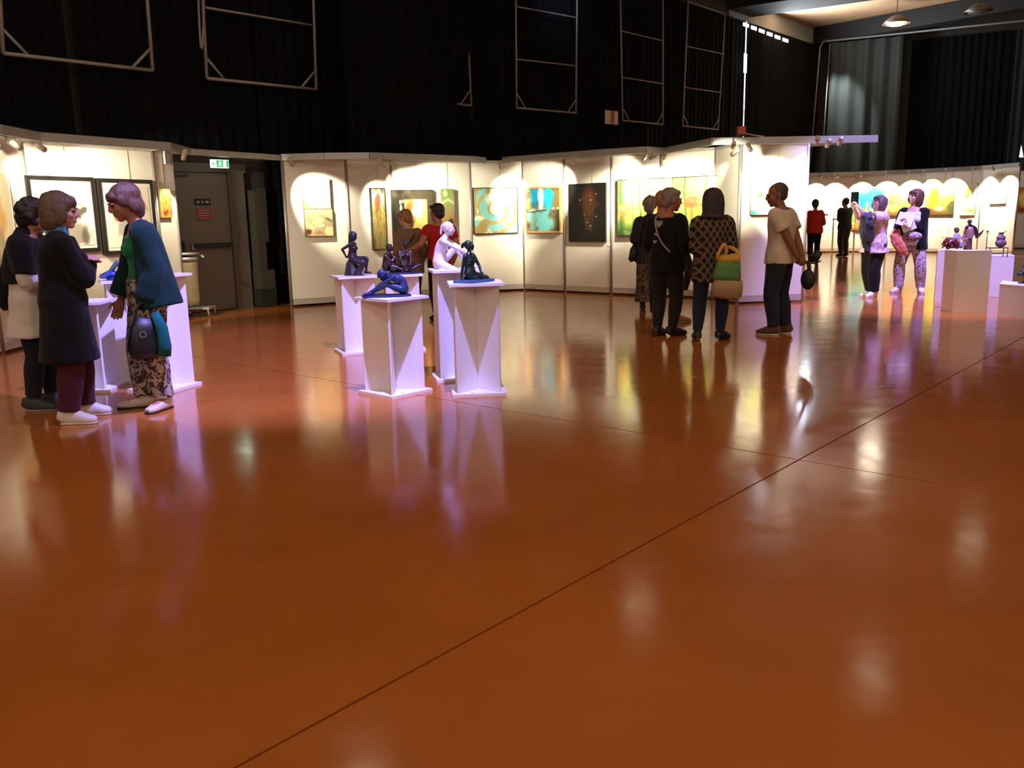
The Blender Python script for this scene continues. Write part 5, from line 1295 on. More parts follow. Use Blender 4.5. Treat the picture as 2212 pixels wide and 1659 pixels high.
# little blue doll on the rear plinth
c = at(2064, 536, 0.801)
o = thing('doll_sculpture', 'little clay doll in a pale blue dress behind the red vessel', 'sculpture', tuple(c))
BLU = mat('clay_paleblue', (150, 156, 214), 0.6, var=0.3)
MB().loft([(0, 0, 0), (0, 0, 0.05), (0, 0, 0.12), (0, 0, 0.20), (0, 0, 0.235)], [.11, .10, .06, .05, .03], [.09, .08, .05, .04, .03], (1, 0, 0), 14).build('dress', BLU, o, True)
MB().tube([(0.04, -0.01, 0.20), (0.09, -0.05, 0.13), (0.15, -0.07, 0.11)], 0.016).tube([(-0.04, -0.01, 0.20), (-0.06, -0.05, 0.12)], 0.016).build('arms', ROSE, o, True)
MB().ell((0, 0, 0.28), (.036, .038, .042)).build('head', BRN, o, True)
MB().ell((0, 0.008, 0.292), (.038, .04, .038)).build('hair', DKB, o, True)
# wire chair with a plump figure
c = at(2152, 555.5, 0.661)
o = thing('chair_sculpture', 'thin wire chair with a plump mottled clay figure on the violet plinth', 'sculpture', tuple(c), deg(-8))
MW = mat('wire_grey', (96, 92, 88), 0.5, metal=0.3)
for x, y, h in ((-.13, -.08, .14), (.13, -.08, .14), (-.13, .08, .36), (.13, .08, .14)): MB().tube([(x, y, 0), (x, y, h/2), (x, y, h)], .007, 6).build('leg', MW, o, True)
MB().tube([(-.13, .08, .36), (-.13, .08, .39)], .007, 6).ell((-.13, .08, .40), .018).build('finial', MW, o, True)
MB().box((0, 0, .145), (.27, .18, .012)).build('seat', MW, o)
MB().tube([(-.13, -.08, .06), (.13, -.08, .06)], .005, 5).tube([(-.13, .08, .06), (.13, .08, .06)], .005, 5).build('stretcher', MW, o)
MOT = mat('clay_mottled', (158, 122, 136), 0.55, var=0.9, vscale=22, rgb2=(62, 44, 50))
k = MB().ell((.05, 0, .22), (.085, .07, .07)).ell((.045, -.005, .30), (.07, .055, .05)).ell((.04, -.01, .345), (.034, .034, .03)); me = fuse(k, .007, 3); link('figure', me, MOT, o, True)
MB().ell((.04, -.008, .372), (.044, .036, .014)).tube([(.06, 0, .375), (.12, 0, .40)], .005, 5).build('hat', DKB, o, True)
# dark sculpture cut by the right edge
c = Vector((7.0, 11.95, 0.421))
o = thing('bird_sculpture', 'dark brown rough sculpture on the low plinth, cut by the right edge', 'sculpture', tuple(at(2214, 612, 0.421)), 0)
k = MB().tube([(0, 0, 0), (0, 0, .06), (0.0, 0, .12)], [.03, .022, .03]).ell((0, 0, .15), (.075, .05, .05)).ell((-.07, 0, .125), (.05, .035, .026)).ell((.02, 0, .22), (.035, .03, .035)).tube([(-.02, 0, .20), (-.06, 0, .245)], .008); me = fuse(k, .007, 2); wrinkle(me, .006, 40, 1, 2); link('body', me, DKB, o, True)
MB().box((0, 0, .006), (.14, .10, .012)).build('base', DKB, o)
# ------------------------------------------------------------------ visitors
deg = math.radians
HAIR_DK = mat('hair_dark', (34, 26, 22), 0.45, var=0.5, vscale=30, bump=0.6, bscale=60, stretch=(3, 3, 0.6))
HAIR_BR = mat('hair_brown', (104, 80, 62), 0.42, var=0.6, vscale=18, bump=0.6, bscale=60, stretch=(3, 3, 0.5))
HAIR_AU = mat('hair_auburn', (104, 66, 46), 0.42, var=0.6, vscale=18, bump=0.6, bscale=60, stretch=(3, 3, 0.5))
HAIR_GR = mat('hair_grey', (134, 124, 112), 0.5, var=0.6, vscale=18, bump=0.7, bscale=60, stretch=(2, 2, 0.8))
HAIR_BL = mat('hair_blond', (150, 112, 62), 0.45, var=0.6, vscale=18, bump=0.6, bscale=60, stretch=(3, 3, 0.5))
HAIR_MV = mat('hair_ash', (104, 82, 78), 0.45, var=0.5, vscale=18, bump=0.6, bscale=60, stretch=(3, 3, 0.5))
cl = lambda n, c, r=0.85, **k: mat(n, c, r, spec=0.2, var=k.pop('var', 0.3), vscale=k.pop('vs', 5), bump=k.pop('bump', 0.2), bscale=90, sheen=0.1, **k)
NAVY = cl('cloth_navy', (16, 16, 22)); BLACK = cl('cloth_black', (10, 10, 11)); JEANS = cl('cloth_jeans', (34, 40, 60)); WHITE_C = cl('cloth_white', (222, 214, 208))
SNEAK = mat('sneaker_white', (228, 222, 220), 0.55, var=0.1); SOLE = mat('sole_pale', (214, 206, 196), 0.6); SHOE_BK = mat('shoe_black', (16, 15, 15), 0.5)

# 1 --- person with curly dark hair, behind the black coat
p = Person('person with curly dark hair in a navy shawl and white shirt, behind the black coat', (-3.82, 6.95), deg(100), 1.67, SKIN2, fem=False,
    head=(0.1, -0.95, -0.32), bend=(0, -0.14, 1), hands={1: (0.02, -0.135, 0.66), -1: (-0.02, -0.14, 0.62)}, epole={1: (0.4, 0.3, -0.8), -1: (-0.4, 0.3, -0.8)}, feet={1: (0.055, -0.02, 0.1), -1: (-0.055, 0.03, -0.1)})
p.hair('curly', HAIR_DK, 3)
p.trousers(cl('jeans_dark', (28, 32, 48)), 0.012)
p.cloth('shirt', lambda mb, F: (F.torso(mb, 0.026, -0.17, 0.15, 0.034), F.arm(mb, 0.012, 0.85)), WHITE_C, 0.010, freq=8)
def shawl(mb, F):
    F.torso(mb, 0.028, 0.085, 0.295, 0.022); F.arm(mb, 0.023, 0.52)
    mb.loft([F.N + V(0, 0.045, -0.02), F.N + V(0, 0.03, 0.012), F.N + V(0, -0.02, 0.016)], [.06, .055, .04], [.03, .03, .03], (1, 0, 0), 12)
p.cloth('shawl', shawl, NAVY, 0.008)
sl = MB(); sl.loft([(-0.12, 0.09, 1.16), (-0.14, 0.14, 1.02), (-0.15, 0.15, 0.87), (-0.14, 0.14, 0.82)], [.05, .055, .045, .02], [.03, .03, .03, .012], (0, 1, 0), 12)
p.part('hanging_sleeve', sl, NAVY)
p.shoes(mat('sneaker_grey', (58, 60, 66), 0.7, var=0.3), mat('sole_grey', (150, 146, 140), 0.6))

# 2 --- long black coat
p = Person('person in a long black coat with brown bob hair and burgundy trousers', (-3.33, 6.50), deg(116), 1.69, SKIN, fem=True, wide=1.08,
    head=(-0.15, -0.98, -0.1), hands={1: (0.02, -0.12, 0.70), -1: (0.03, -0.115, 0.70)}, epole={1: (0.8, -0.2, -1), -1: (-0.8, -0.1, -1)}, feet={1: (0.07, -0.035, -0.15), -1: (-0.085, 0.03, -0.35)}, bend=(0, -0.06, 1))
p.hair('bob', HAIR_BR, 5)
p.trousers(cl('cloth_burgundy', (74, 24, 42)), 0.016, 0.95, flare=0.010)
p.cloth('coat', lambda mb, F: (F.torso(mb, 0.026, -0.255, 0.292, 0.034), F.arm(mb, 0.021, 0.97, fat=1.1)), BLACK, 0.007)
p.cloth('collar_scarf', lambda mb, F: mb.loft([F.N + V(0, 0.004, -0.012), F.N + V(0, 0.002, 0.016), F.N + V(0, -0.004, 0.034)], [.054, .046, .040], [.050, .044, .040], (1, 0, 0), 16), cl('cloth_skyblue', (84, 150, 190)), 0.003, 0.008)
p.shoes(SNEAK, SOLE)
lc_ = MB()
for k in (1, -1):
    F = p.f
    for i in range(4):
        c = (F.an[k] - V(0, 0, 0.047) + F.fd[k]*(0.035+0.012*i) + V(0, 0, 0.0555-0.0062*i))*p.H; sx = V(-F.fd[k].y, F.fd[k].x, 0)
        lc_.beam(c - sx*0.022, c + sx*0.022, 0.006, 0.004)
p.part('laces', lc_, mat('lace_white', (240, 236, 232), 0.7), False)

# 3 --- woman in teal
p = Person('woman in a teal jacket and green top bowing her head, holding a black bag', (-2.88, 6.90), deg(-62), 1.78, mat('skin_rosy', (176, 118, 100), 0.5, spec=0.35, var=0.2, vscale=20), fem=True, wide=1.05, vox=0.0066,
    head=(0.10, -0.93, -0.34), bend=(0, -0.06, 1), neck=(0, -0.55, 0.9), pelvis=(0, 0.01, 0.528), hands={1: (0.105, -0.01, 0.485), -1: (-0.10, -0.10, 0.472)}, epole={1: (0.25, 0.6, 0), -1: (-0.6, 0.5, 0)},
    feet={1: (0.065, 0.03, 0.75), -1: (-0.035, -0.045, -0.25)}, curl=0.22)
p.hair('nape', mat('hair_redbrown', (84, 54, 44), 0.42, var=0.6, vscale=18, bump=0.6, bscale=60, stretch=(3, 3, 0.5), rgb2=(120, 88, 72)), 7)
p.trousers(pattern_mat('print_leaf', 'spots', (64, 52, 50), (178, 166, 160), 26, 0.85), 0.020, 0.955, fat=1.04, flare=0.004, amp=0.009)
p.cloth('green_top', lambda mb, F: (F.torso(mb, 0.009, -0.05, 0.248, 0.006)), cl('cloth_green', (20, 118, 80)), 0.004)
TEAL = cl('cloth_teal', (9, 46, 44), 0.85)
def jacket(mb, F):
    # open front: a shell of back and sides swung around the torso, flaring behind, then the wide sleeves
    for k in (1, -1):
        prof = []
        for d in (0.285, 0.26, 0.22, 0.15, 0.08, 0.0, -0.05 - 0.015*(k > 0)):
            prof.append(d)
        cs = [F.spine(d) + F.cx*k*(0.064 + 0.032*min(1, (0.285-d)/0.06)) + F.cb*(0.012 + 0.10*max(0, 0.2-d)) for d in prof]
        rx = [.030, .040, .046, .046, .048, .054, .060]; ry = [.040, .052, .062, .070, .078, .090, .100]
        mb.loft(cs, rx, ry, tuple(F.cx), 16, 2.2)
    cs = [F.spine(d) + F.cb*(0.030 + 0.16*max(0, 0.2-d)) for d in (0.29, 0.25, 0.2, 0.12, 0.04, -0.02, -0.055)]
    mb.loft(cs, [.060, .092, .098, .100, .106, .114, .122], [.034, .040, .044, .046, .05, .054, .058], tuple(F.cx), 18, 2.4)
    F.arm(mb, 0.017, 0.93, fat=1.15, cuff=0.018)
p.cloth('jacket', jacket, TEAL, 0.008, freq=7, zs=0.25)
p.shoes(mat('ballerina_cream', (222, 206, 196), 0.5, var=0.1), SHOE_BK, h=0.82)
hb = p.f.wr[1]*p.H + V(0.06, -0.03, -0.09)
bag = MB(); bag.loft([hb + V(0, 0, -0.02), hb + V(0, -0.02, -0.12), hb + V(0, -0.03, -0.26), hb + V(0, -0.03, -0.33)], [.045, .06, .075, .055], [.07, .10, .12, .09], (1, 0, 0), 14, 2.8)
bg_ = p.part('handbag', bag, mat('bag_black', (14, 15, 18), 0.45, var=0.3))
rg = MB()
for i in range(12):
    a = 2*PI*i/12; b = 2*PI*(i+1)/12
    rg.beam(hb + V(0.075, -0.03+0.022*math.cos(a), -0.14+0.022*math.sin(a)), hb + V(0.075, -0.03+0.022*math.cos(b), -0.14+0.022*math.sin(b)), 0.005, 0.005)
p.part('ring_clasp', rg, M_ALU, False, bg_)
st_ = MB(); st_.tube(cr([hb + V(0, 0.06, -0.05), hb + V(0, 0.03, 0.07), hb + V(0, -0.03, 0.08), hb + V(0, -0.08, -0.05)], 5), 0.010, 8)
p.part('bag_handle', st_, mat('bag_black', (14, 15, 18)), True, bg_)
sc = MB(); sc.loft([hb + V(0.04, 0.07, 0.02), hb + V(0.05, 0.11, -0.10), hb + V(0.05, 0.12, -0.25), hb + V(0.04, 0.11, -0.32)], [.02, .03, .035, .03], [.03, .045, .05, .05], (1, 0, 0), 12)
p.part('turquoise_scarf', sc, cl('cloth_turq', (6, 92, 92)))

# 4, 5 --- couple looking at the black and gold canvas
d4 = at(905, 700, 0)
p = Person('blond person in a beige jacket before the black and gold canvas', (-1.42, 12.6), deg(-158), 1.58, SKIN, vox=0.0085, head=(0.55, -0.75, -0.35), bend=(0.0, -0.12, 1),
    hands={1: (0.07, -0.12, 0.6), -1: (-0.11, -0.05, 0.52)}, epole={1: (0.3, 0.4, -1), -1: (-0.3, 0.8, 0)})
p.hair('short', HAIR_BL, 9); p.trousers(BLACK)
p.cloth('jacket', lambda mb, F: (F.torso(mb, 0.020, -0.10, 0.295, 0.012), F.arm(mb, 0.013, 0.95, fat=1.05)), cl('cloth_beige', (124, 102, 80)), 0.008); p.shoes(SHOE_BK)
bs = MB(); F = p.f
bs.tube(cr([(F.sh[-1] + V(0.03, 0.02, 0.035))*p.H, (F.spine(0.2) + F.cb*0.095)*p.H, (F.spine(0.05) + V(0.125, 0.05, 0))*p.H], 5), 0.008, 6); p.part('bag_strap', bs, SHOE_BK)
p = Person('man in a red T-shirt with dark hair, arm round the blond person', (-0.98, 12.45), deg(-150), 1.64, SKIN2, vox=0.0085, fem=False, head=(0.35, -0.92, -0.12), wide=1.03,
    hands={1: (0.24, -0.06, 0.62), -1: (-0.13, -0.02, 0.50)}, epole={1: (0.5, 0.8, -0.5), -1: (-0.5, 0.8, 0)}, hdir={1: (0.8, -0.4, 0.2)})
p.hair('quiff', HAIR_DK, 11); p.trousers(BLACK)
p.cloth('shirt', lambda mb, F: (F.torso(mb, 0.012, -0.06, 0.292, 0.008), F.arm(mb, 0.012, 0.38, cuff=0.006)), cl('cloth_red', (176, 34, 40)), 0.006); p.shoes(SHOE_BK)

# 6 --- grey-haired woman in a dark jacket, long skirt
p = Person('woman with grey curly hair, charcoal jacket and long speckled skirt, black shoulder bag', (2.10, 13.2), deg(168), 1.70, SKIN2, vox=0.0085, wide=1.0, head=(-0.15, -0.98, -0.1), bend=(0, -0.05, 1),
    hands={1: (0.10, -0.09, 0.60), -1: (-0.09, -0.10, 0.60)}, epole={1: (0.3, 0.4, -1), -1: (-0.3, 0.4, -1)})
p.hair('curly', HAIR_GR, 13)
def skirt(mb, F):
    mb.loft([V(0, 0, .60), V(0, 0, .53), V(0, 0, .40), V(0, 0.004, .22), V(0, 0.01, .085)], [.084, .112, .112, .112, .125], [.066, .088, .09, .094, .108], (1, 0, 0), 22)
p.cloth('skirt', skirt, pattern_mat('print_speckle', 'spots', (30, 25, 22), (116, 98, 80), 34, 0.9), 0.016, freq=10, zs=0.12)
p.cloth('jacket', lambda mb, F: (F.torso(mb, 0.022, -0.10, 0.292, 0.014), F.arm(mb, 0.014, 0.96, fat=1.0)), cl('cloth_charcoal', (38, 40, 40)), 0.008); p.shoes(SHOE_BK)
hb = V(0.205, 0.02, 0.90)
bg_ = p.part('shoulder_bag', MB().loft([hb + V(0, 0, 0.10), hb + V(0.02, 0, 0.02), hb + V(0.03, 0, -0.12), hb + V(0.02, 0, -0.15)], [.03, .06, .075, .05], [.05, .11, .13, .10], (1, 0, 0), 14, 2.8), SHOE_BK)
p.part('strap', MB().tube(cr([(p.f.sh[1] + V(0, 0.0, 0.035))*p.H, (p.f.sh[1] + V(0.05, 0.03, -0.08))*p.H, hb + V(0, 0, 0.10)], 5), 0.010, 6), SHOE_BK, True, bg_)

# 7b --- person mostly hidden behind the black top
p = Person('auburn-haired person in dark clothes and sandals, mostly hidden behind the woman in black', (2.03, 11.75), deg(150), 1.74, mat('skin_ruddy', (170, 104, 78), 0.5, spec=0.35, var=0.2, vscale=18), vox=0.0085, fem=False, head=(0.1, -1, 0),
    hands={1: (0.12, -0.06, 0.52), -1: (-0.17, -0.05, 0.50)}, feet={1: (0.05, 0, 0.1), -1: (-0.13, -0.03, -0.75)})
p.hair('crop', mat('hair_sandy', (150, 96, 74), 0.5, var=0.4, vscale=20), 15); p.trousers(BLACK, 0.012, 0.9)
p.cloth('jacket', lambda mb, F: (F.torso(mb, 0.016, -0.08, 0.285, 0.01), F.arm(mb, 0.014, 0.95)), BLACK, 0.007)
so = MB(); p.f.foot(so, sole=True); so.v = [(x, y, z+0.004) for x, y, z in so.v]; scale_mb(so, p.H)
p.part('sandal_soles', so, mat('sandal_tan', (120, 84, 56), 0.6))
# 7 --- woman in black top
p = Person('woman in a black top with heart prints and a pale crossbody strap, looking right', (1.86, 10.42), deg(155), 1.74, mat('skin_ruddy', (170, 104, 78)), vox=0.0078, wide=1.06, head=(-0.80, -0.62, -0.12), neck=(-0.35, -0.25, 0.9),
    hands={1: (0.09, -0.11, 0.58), -1: (-0.125, -0.05, 0.52)}, epole={1: (0.3, 0.4, -1), -1: (-0.3, 0.8, 0)}, feet={1: (0.05, 0.02, -0.15), -1: (-0.05, 0.0, -0.65)}, bend=(0, -0.03, 1))
p.hair('short', mat('hair_greybrown', (112, 94, 80), 0.5, var=0.7, vscale=14, bump=0.6, bscale=60, rgb2=(150, 140, 128)), 17)
p.trousers(cl('cloth_darkgrey', (34, 30, 28)), 0.012, 0.9)
p.cloth('top', lambda mb, F: (F.torso(mb, 0.016, -0.09, 0.275, 0.010), F.arm(mb, 0.012, 0.9, fat=1.05)), BLACK, 0.007)
p.shoes(SHOE_BK, None, 0.008, tall=0.05, name='boot')
F = p.f; st_ = MB()
bk = lambda x, d, o=0.0: (F.spine(d) + F.cx*x + F.cb*(float(np.interp(d, [r[0] for r in F.tor], [r[2] for r in F.tor]))*math.sqrt(max(0.05, 1-(x/0.125)**2)) + 0.026 + o))*p.H
st_.tube(cr([(F.N + F.cx*0.042 - V(0, 0.02, 0))*p.H, bk(0.058, 0.27), bk(0.045, 0.19), bk(0.01, 0.11), bk(-0.05, 0.045)], 6), 0.011, 8); p.part('pale_strap', st_, cl('cloth_palegrey', (150, 136, 130)))
def heart(x, d, r):
    h = MB(); c = bk(x, d, 0.004)
    pts = [(16*math.sin(t)**3/16, (13*math.cos(t)-5*math.cos(2*t)-2*math.cos(3*t)-math.cos(4*t))/16) for t in [2*PI*i/20 for i in range(20)]]
    vs = [c + F.cx*(a*r) + V(0, 0, b*r) for a, b in pts]; vs2 = [q + F.cb*0.004 for q in vs]
    n = len(vs); h.add(vs + vs2, [tuple(range(n-1, -1, -1)), tuple(range(n, 2*n))] + [(i, (i+1) % n, n+(i+1) % n, n+i) for i in range(n)])
    return h
for x, d, r in ((0.030, 0.235, 0.050), (0.045, 0.165, 0.024), (0.055, 0.115, 0.026)): p.part('heart_print', heart(x, d, r), cl('print_grey', (150, 140, 140)), False)
hj = MB(); hj.loft([(-0.24, -0.02, 0.98), (-0.27, -0.02, 0.86), (-0.26, 0.0, 0.70), (-0.23, 0, 0.56)], [.03, .045, .045, .03], [.05, .08, .085, .05], (1, 0, 0), 14)
hm_ = hj.mesh('jk'); wrinkle(hm_, 0.01, 12, 0.4, 4); link('held_jacket', hm_, cl('cloth_plum', (46, 32, 30)), p.o, True)

# 8 --- patterned tunic
p = Person('woman in a brown diamond patterned tunic with a striped crochet bag, seen from behind', (2.30, 9.98), deg(172), 1.70, SKIN2, vox=0.0078, wide=1.08, head=(0.05, -1, -0.05),
    hands={1: (0.06, -0.14, 0.62), -1: (-0.10, -0.13, 0.63)}, epole={1: (0.25, 0.3, -1), -1: (-0.3, 0.3, -1)}, feet={1: (0.085, 0.02, 0.05), -1: (-0.07, -0.01, -0.6)})
p.hair('shag', mat('hair_darkbrown', (44, 28, 22), 0.45, var=0.5, vscale=20, bump=0.7, bscale=60, stretch=(3, 3, 0.5)), 19)
p.trousers(JEANS, 0.011, 0.93)
p.cloth('tunic', lambda mb, F: (F.torso(mb, 0.016, -0.135, 0.288, 0.012), F.arm(mb, 0.015, 0.97, fat=1.05)), pattern_mat('print_diamond', 'diamond', (104, 90, 70), (60, 46, 34), 44.0, 0.9, (34, 20, 15)), 0.006)
p.shoes(SHOE_BK, None, 0.006)
hb = V(-0.17, 0.20, 0.93)
def bagring(z0, z1, w0, w1, nm, mt, par=None):
    k = MB(); zs = np.linspace(z0, z1, 5); k.loft([hb + V(0.005*i, 0, z) for i, z in enumerate(zs)], list(np.linspace(w0, w1, 5)), [0.088, .094, .098, .10, .10], (1, 0, 0), 20, 2.5)
    me = k.mesh('b'); o = link(nm, me, mt, par or p.o, True); return o
b1 = bagring(-0.02, -0.22, 0.128, 0.160, 'bag_green', pattern_mat('crochet_green', 'stripe', (72, 112, 60), (110, 156, 92), 300, 0.95))
cr_tan = pattern_mat('crochet_tan', 'stripe', (150, 122, 88), (180, 152, 116), 300, 0.95)
k = MB(); k.loft([hb + V(0, 0, -0.22), hb + V(0.01, 0, -0.32), hb + V(0.015, 0, -0.40), hb + V(0.02, 0, -0.435)], [.158, .172, .165, .10], [.099, .105, .09, .05], (1, 0, 0), 20, 2.5); p.part('bag_bottom', k, cr_tan, True, b1)
yl = cl('crochet_yellow', (206, 158, 62))
k = MB(); k.loft([hb + V(0, 0, -0.02), hb + V(0.0, 0, 0.03), hb + V(0, 0, 0.055)], [.129, .125, .10], [.089, .08, .05], (1, 0, 0), 20, 2.5); p.part('bag_rim', k, yl, True, b1)
k = MB(); k.tube(cr([hb + V(0.115, 0.03, 0.01), hb + V(0.125, 0.05, 0.06), hb + V(0.06, 0.03, 0.17), hb + V(0.03, 0.02, 0.10), hb + V(0.05, 0.0, 0.03)], 5), 0.020, 8)
k.tube(cr([hb + V(-0.11, 0.0, 0.03), hb + V(-0.08, -0.02, 0.10), hb + V(0.0, -0.06, 0.14)], 5), 0.022, 8); p.part('bag_handles', k, yl, True, b1)

# 9 --- bald man
p = Person('bald man in a pale T-shirt and dark jeans, hands clasped behind his back', (3.22, 10.34), deg(-130), 1.78, mat('skin_brown', (136, 88, 62), 0.5, spec=0.35, var=0.15, vscale=20), fem=False, vox=0.0070, wide=1.0, head=(0.55, -0.80, -0.18),
    neck=(0.12, -0.5, 0.85), bend=(0, 0.01, 1), pelvis=(0, -0.015, 0.53), hands={1: (0.03, 0.135, 0.485), -1: (-0.01, 0.145, 0.475)}, epole={1: (0.9, 0.5, 0), -1: (-0.9, 0.5, 0)}, hdir={1: (-0.5, 0.35, -0.8), -1: (0.5, 0.35, -0.8)},
    feet={1: (0.055, -0.02, 0.15), -1: (-0.05, 0.02, -0.1)}, curl=1.0)
p.hair('crop', mat('hair_stubble', (74, 60, 42), 0.6, var=0.4, vscale=40), 21)
p.trousers(cl('jeans_blue', (36, 42, 56)), 0.011, 0.95, fat=1.06, flare=0.006, amp=0.007, top=0.02)
p.cloth('t_shirt', lambda mb, F: (F.torso(mb, 0.017, -0.055, 0.292, 0.016), F.arm(mb, 0.014, 0.46, cuff=0.010)), cl('cloth_oat', (212, 190, 166)), 0.007)
p.shoes(mat('sneaker_brown', (92, 60, 42), 0.7, var=0.3), SOLE)
hw = p.f.wr[-1]*p.H + V(0.03, 0.09, -0.13)
k = MB(); k.ell(hw + V(0, 0.0, -0.13), (0.05, 0.085, 0.12)); pc_ = p.part('black_pouch', k, mat('bag_black', (14, 15, 18)))
k = MB(); k.tube(cr([hw + V(0, 0, -0.02), hw + V(0, -0.01, 0.04), hw + V(0.0, -0.02, 0.08)], 4), 0.012, 6); p.part('pouch_strap', k, mat('bag_black', (14, 15, 18)), True, pc_)
k = MB().loft([hw + V(-0.02, 0.01, 0.10), hw + V(-0.03, 0.08, 0.14), hw + V(-0.03, 0.12, 0.19)], [.02, .03, .015], [.045, .05, .03], (1, 0, 0), 12); k.tube(cr([hw + V(0, -0.02, 0.07), hw + V(0, 0.07, 0.06), hw + V(0, 0.14, 0.09)], 4), 0.009, 6)
p.part('dark_glasses_case', k, mat('bag_black', (14, 15, 18)))

# 10, 11 --- far couple
p = Person('person in a red jacket and black trousers seen from behind, at the far panels', (8.42, 24.3), deg(168), 1.72, SKIN2, vox=0.011, head=(0, -1, -0.35), hands={1: (0.05, -0.14, 0.64), -1: (-0.10, -0.10, 0.62)}, epole={1: (0.3, 0.5, -1), -1: (-0.3, 0.5, -1)}, bend=(0, -0.06, 1))
p.hair('short', HAIR_DK, 23); p.trousers(BLACK, 0.010)
p.cloth('jacket', lambda mb, F: (F.torso(mb, 0.022, -0.06, 0.292, 0.014), F.arm(mb, 0.014, 0.97, fat=1.05)), cl('cloth_brickred', (186, 44, 32)), 0.008, 0.013); p.shoes(SHOE_BK, SOLE)
p = Person('man in a dark green jacket with folded arms, at the far panels', (10.35, 27.2), deg(-160), 1.78, SKIN2, vox=0.011, fem=False, wide=1.05, head=(0.2, -0.97, -0.05), hands={1: (-0.05, -0.13, 0.66), -1: (0.05, -0.14, 0.64)}, epole={1: (0.6, 0.1, -1), -1: (-0.6, 0.1, -1)})
p.hair('crop', HAIR_DK, 25); p.trousers(cl('cloth_olive', (54, 48, 38)), 0.016)
p.cloth('jacket', lambda mb, F: (F.torso(mb, 0.020, -0.06, 0.292, 0.010), F.arm(mb, 0.014, 0.97, fat=1.05)), cl('cloth_darkgreen', (36, 40, 30)), 0.008, 0.013); p.shoes(mat('shoe_brown', (60, 42, 30), 0.6))

# 12 --- photographing woman
p = Person('woman with glasses and an ash bob raising a phone, grey jacket over her arm', (6.08, 14.62), deg(-72), 1.66, SKIN, vox=0.0078, wide=1.12, head=(0.0, -0.93, 0.36), bend=(0, 0.06, 1), pelvis=(0, -0.01, 0.53),
    hands={1: (0.045, -0.255, 0.885), -1: (-0.02, -0.265, 0.89)}, epole={1: (0.5, -0.2, -1), -1: (-0.5, -0.2, -1)}, hdir={1: (-0.25, -0.3, 0.9), -1: (0.25, -0.3, 0.9)}, feet={1: (0.05, -0.02, 0.2), -1: (-0.05, 0.02, -0.05)}, curl=1.1)
p.hair('bob', HAIR_MV, 27); p.trousers(cl('cloth_ink', (18, 17, 24)), 0.026, 0.95, fat=1.1)
p.cloth('shirt', lambda mb, F: (F.torso(mb, 0.030, -0.09, 0.290, 0.026), F.arm(mb, 0.024, 0.5, fat=1.15, cuff=0.012)), pattern_mat('print_blossom', 'spots', (226, 204, 212), (190, 150, 160), 16, 0.85), 0.008); p.shoes(SNEAK, SOLE)
ph = (p.f.wr[-1]*0.5 + p.f.wr[1]*0.5)*p.H + V(-0.01, -0.03, 0.155)
p.part('phone', MB().box(tuple(ph), (0.15, 0.012, 0.19), 0.15), SHOE_BK, False)
gl = MB(); F = p.f; M_ = Matrix.Translation(F.Hc) @ F.Hm()
g2 = MB()
for k_ in (1, -1):
    for i in range(10):
        a, b = 2*PI*i/10, 2*PI*(i+1)/10
        g2.beam((.018*k_+.014*math.cos(a), -.060, .001+.010*math.sin(a)), (.018*k_+.014*math.cos(b), -.060, .001+.010*math.sin(b)), .003, .003)
    g2.beam((.032*k_, -.060, .003), (.045*k_, .0, .003), .003, .003)
g2.xf(M_); scale_mb(g2, p.H); p.part('glasses', g2, SHOE_BK, False)
def drapecloth(nm, c, mt, wd, dp, ln, seed):
    """coat hung over the forearm: fold on top, two uneven tails"""
    rs = random.Random(seed); k = MB()
    k.loft([c + V(-wd, 0, -0.03), c + V(-wd*0.4, -0.01, 0.02), c + V(wd*0.4, 0, 0.02), c + V(wd, 0.01, -0.03)], [dp*0.6, dp, dp, dp*0.6], [0.03, 0.05, 0.05, 0.03], (0, 1, 0), 12)
    for s_, l_ in ((-1, ln), (0.1, ln*0.8), (0.9, ln*0.62)):
        x = s_*wd*0.62
        k.loft([c + V(x, 0, 0), c + V(x*1.1, rs.uniform(-.02, .02), -l_*0.35), c + V(x*0.9, rs.uniform(-.03, .03), -l_*0.7), c + V(x*0.8 + rs.uniform(-.03, .03), rs.uniform(-.03, .03), -l_)], [wd*0.42, wd*0.45, wd*0.4, wd*0.22], [dp*0.8, dp*1.0, dp*0.9, dp*0.5], (1, 0, 0), 12)
    me = fuse(k, 0.011, 2); wrinkle(me, 0.014, 12, 0.35, seed); return link(nm, me, mt, p.o, True)
ec = p.f.el[1].lerp(p.f.wr[1], 0.25)*p.H
drapecloth('draped_jacket', ec + V(0.03, -0.03, -0.02), cl('cloth_greyblue', (76, 78, 100), var=0.5), 0.085, 0.08, 0.50, 5)
drapecloth('draped_lining', ec + V(0.085, -0.01, -0.16), cl('cloth_darkgreybrown', (52, 46, 48)), 0.06, 0.08, 0.52, 8)

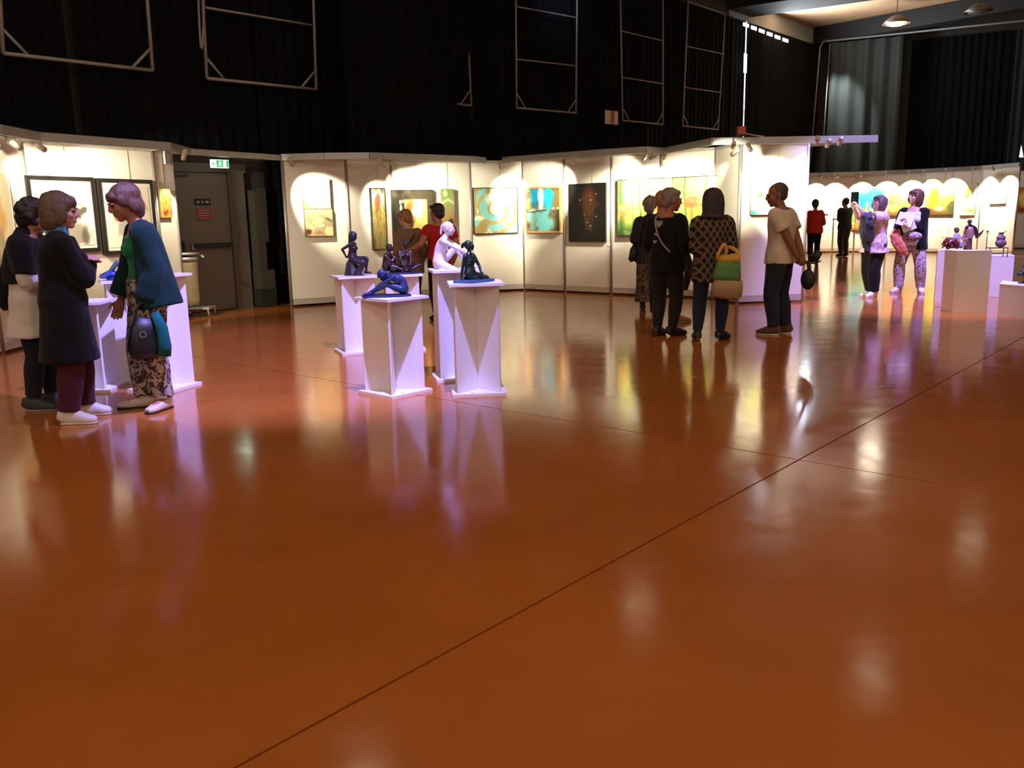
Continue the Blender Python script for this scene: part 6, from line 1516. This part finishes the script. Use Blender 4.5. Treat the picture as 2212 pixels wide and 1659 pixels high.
# 13 --- woman with papers
p = Person('taller woman in a black cardigan holding white papers and a coral scarf', (6.93, 15.15), deg(-38), 1.76, SKIN, vox=0.0078, wide=1.10, head=(-0.55, -0.80, 0.18),
    hands={1: (-0.005, -0.135, 0.70), -1: (-0.055, -0.135, 0.665)}, epole={1: (0.45, 0.2, -1), -1: (-0.45, 0.2, -1)}, feet={1: (0.10, 0.03, 0.45), -1: (-0.09, -0.02, -0.35)}, curl=0.8, pelvis=(0.005, 0, 0.525))
p.hair('bob', HAIR_AU, 29)
p.trousers(pattern_mat('print_feather', 'dash', (196, 176, 190), (62, 50, 66), 14, 0.85), 0.018, 0.95, fat=1.05, flare=0.004)
p.cloth('white_top', lambda mb, F: F.torso(mb, 0.010, -0.06, 0.262, 0.006), WHITE_C, 0.003)
def cardi(mb, F):
    for k in (1, -1):
        cs = [F.spine(d) + F.cx*k*(0.060+0.026*min(1, (0.285-d)/0.06)) + F.cb*0.008 for d in (0.285, 0.26, 0.2, 0.12, 0.04, -0.04, -0.10)]
        mb.loft(cs, [.030, .036, .044, .044, .048, .054, .058], [.042, .056, .074, .074, .080, .088, .092], tuple(F.cx), 16, 2.2)
    mb.loft([F.spine(d) + F.cb*0.034 for d in (0.29, 0.25, 0.15, 0.05, -0.05, -0.10)], [.06, .09, .098, .1, .112, .118], [.034, .044, .048, .05, .056, .06], tuple(F.cx), 16)
    F.arm(mb, 0.013, 0.95, fat=1.06)
p.cloth('cardigan', cardi, BLACK, 0.008); p.shoes(SNEAK, SOLE)
pc_ = V(-0.05, -0.30, 1.26)
k = MB().box(tuple(pc_), (0.26, 0.012, 0.22), 0.0, Matrix.Rotation(0.25, 3, 'Y') @ Matrix.Rotation(-0.3, 3, 'X')); k.box(tuple(pc_ + V(0.05, 0.02, -0.10)), (0.22, 0.01, 0.18), 0.1, Matrix.Rotation(-0.35, 3, 'Y')); p.part('papers', k, mat('paper_white', (236, 232, 232), 0.6), False)
k = MB().ell((0.10, -0.24, 0.98), (0.12, 0.06, 0.07)); p.part('belt_bag', k, pattern_mat('print_blossom2', 'spots', (200, 180, 190), (110, 90, 110), 22, 0.8))
k = MB(); k.loft([(-0.20, -0.20, 1.10), (-0.22, -0.24, 1.0), (-0.16, -0.26, 0.86), (-0.06, -0.25, 0.72), (-0.02, -0.22, 0.66)], [.05, .09, .095, .075, .04], [.03, .045, .04, .03, .015], (1, 0, 0), 14)
me = fuse(k, 0.011, 2); wrinkle(me, 0.018, 16, 0.35, 3); link('coral_scarf', me, cl('cloth_coral', (226, 126, 104)), p.o, True)
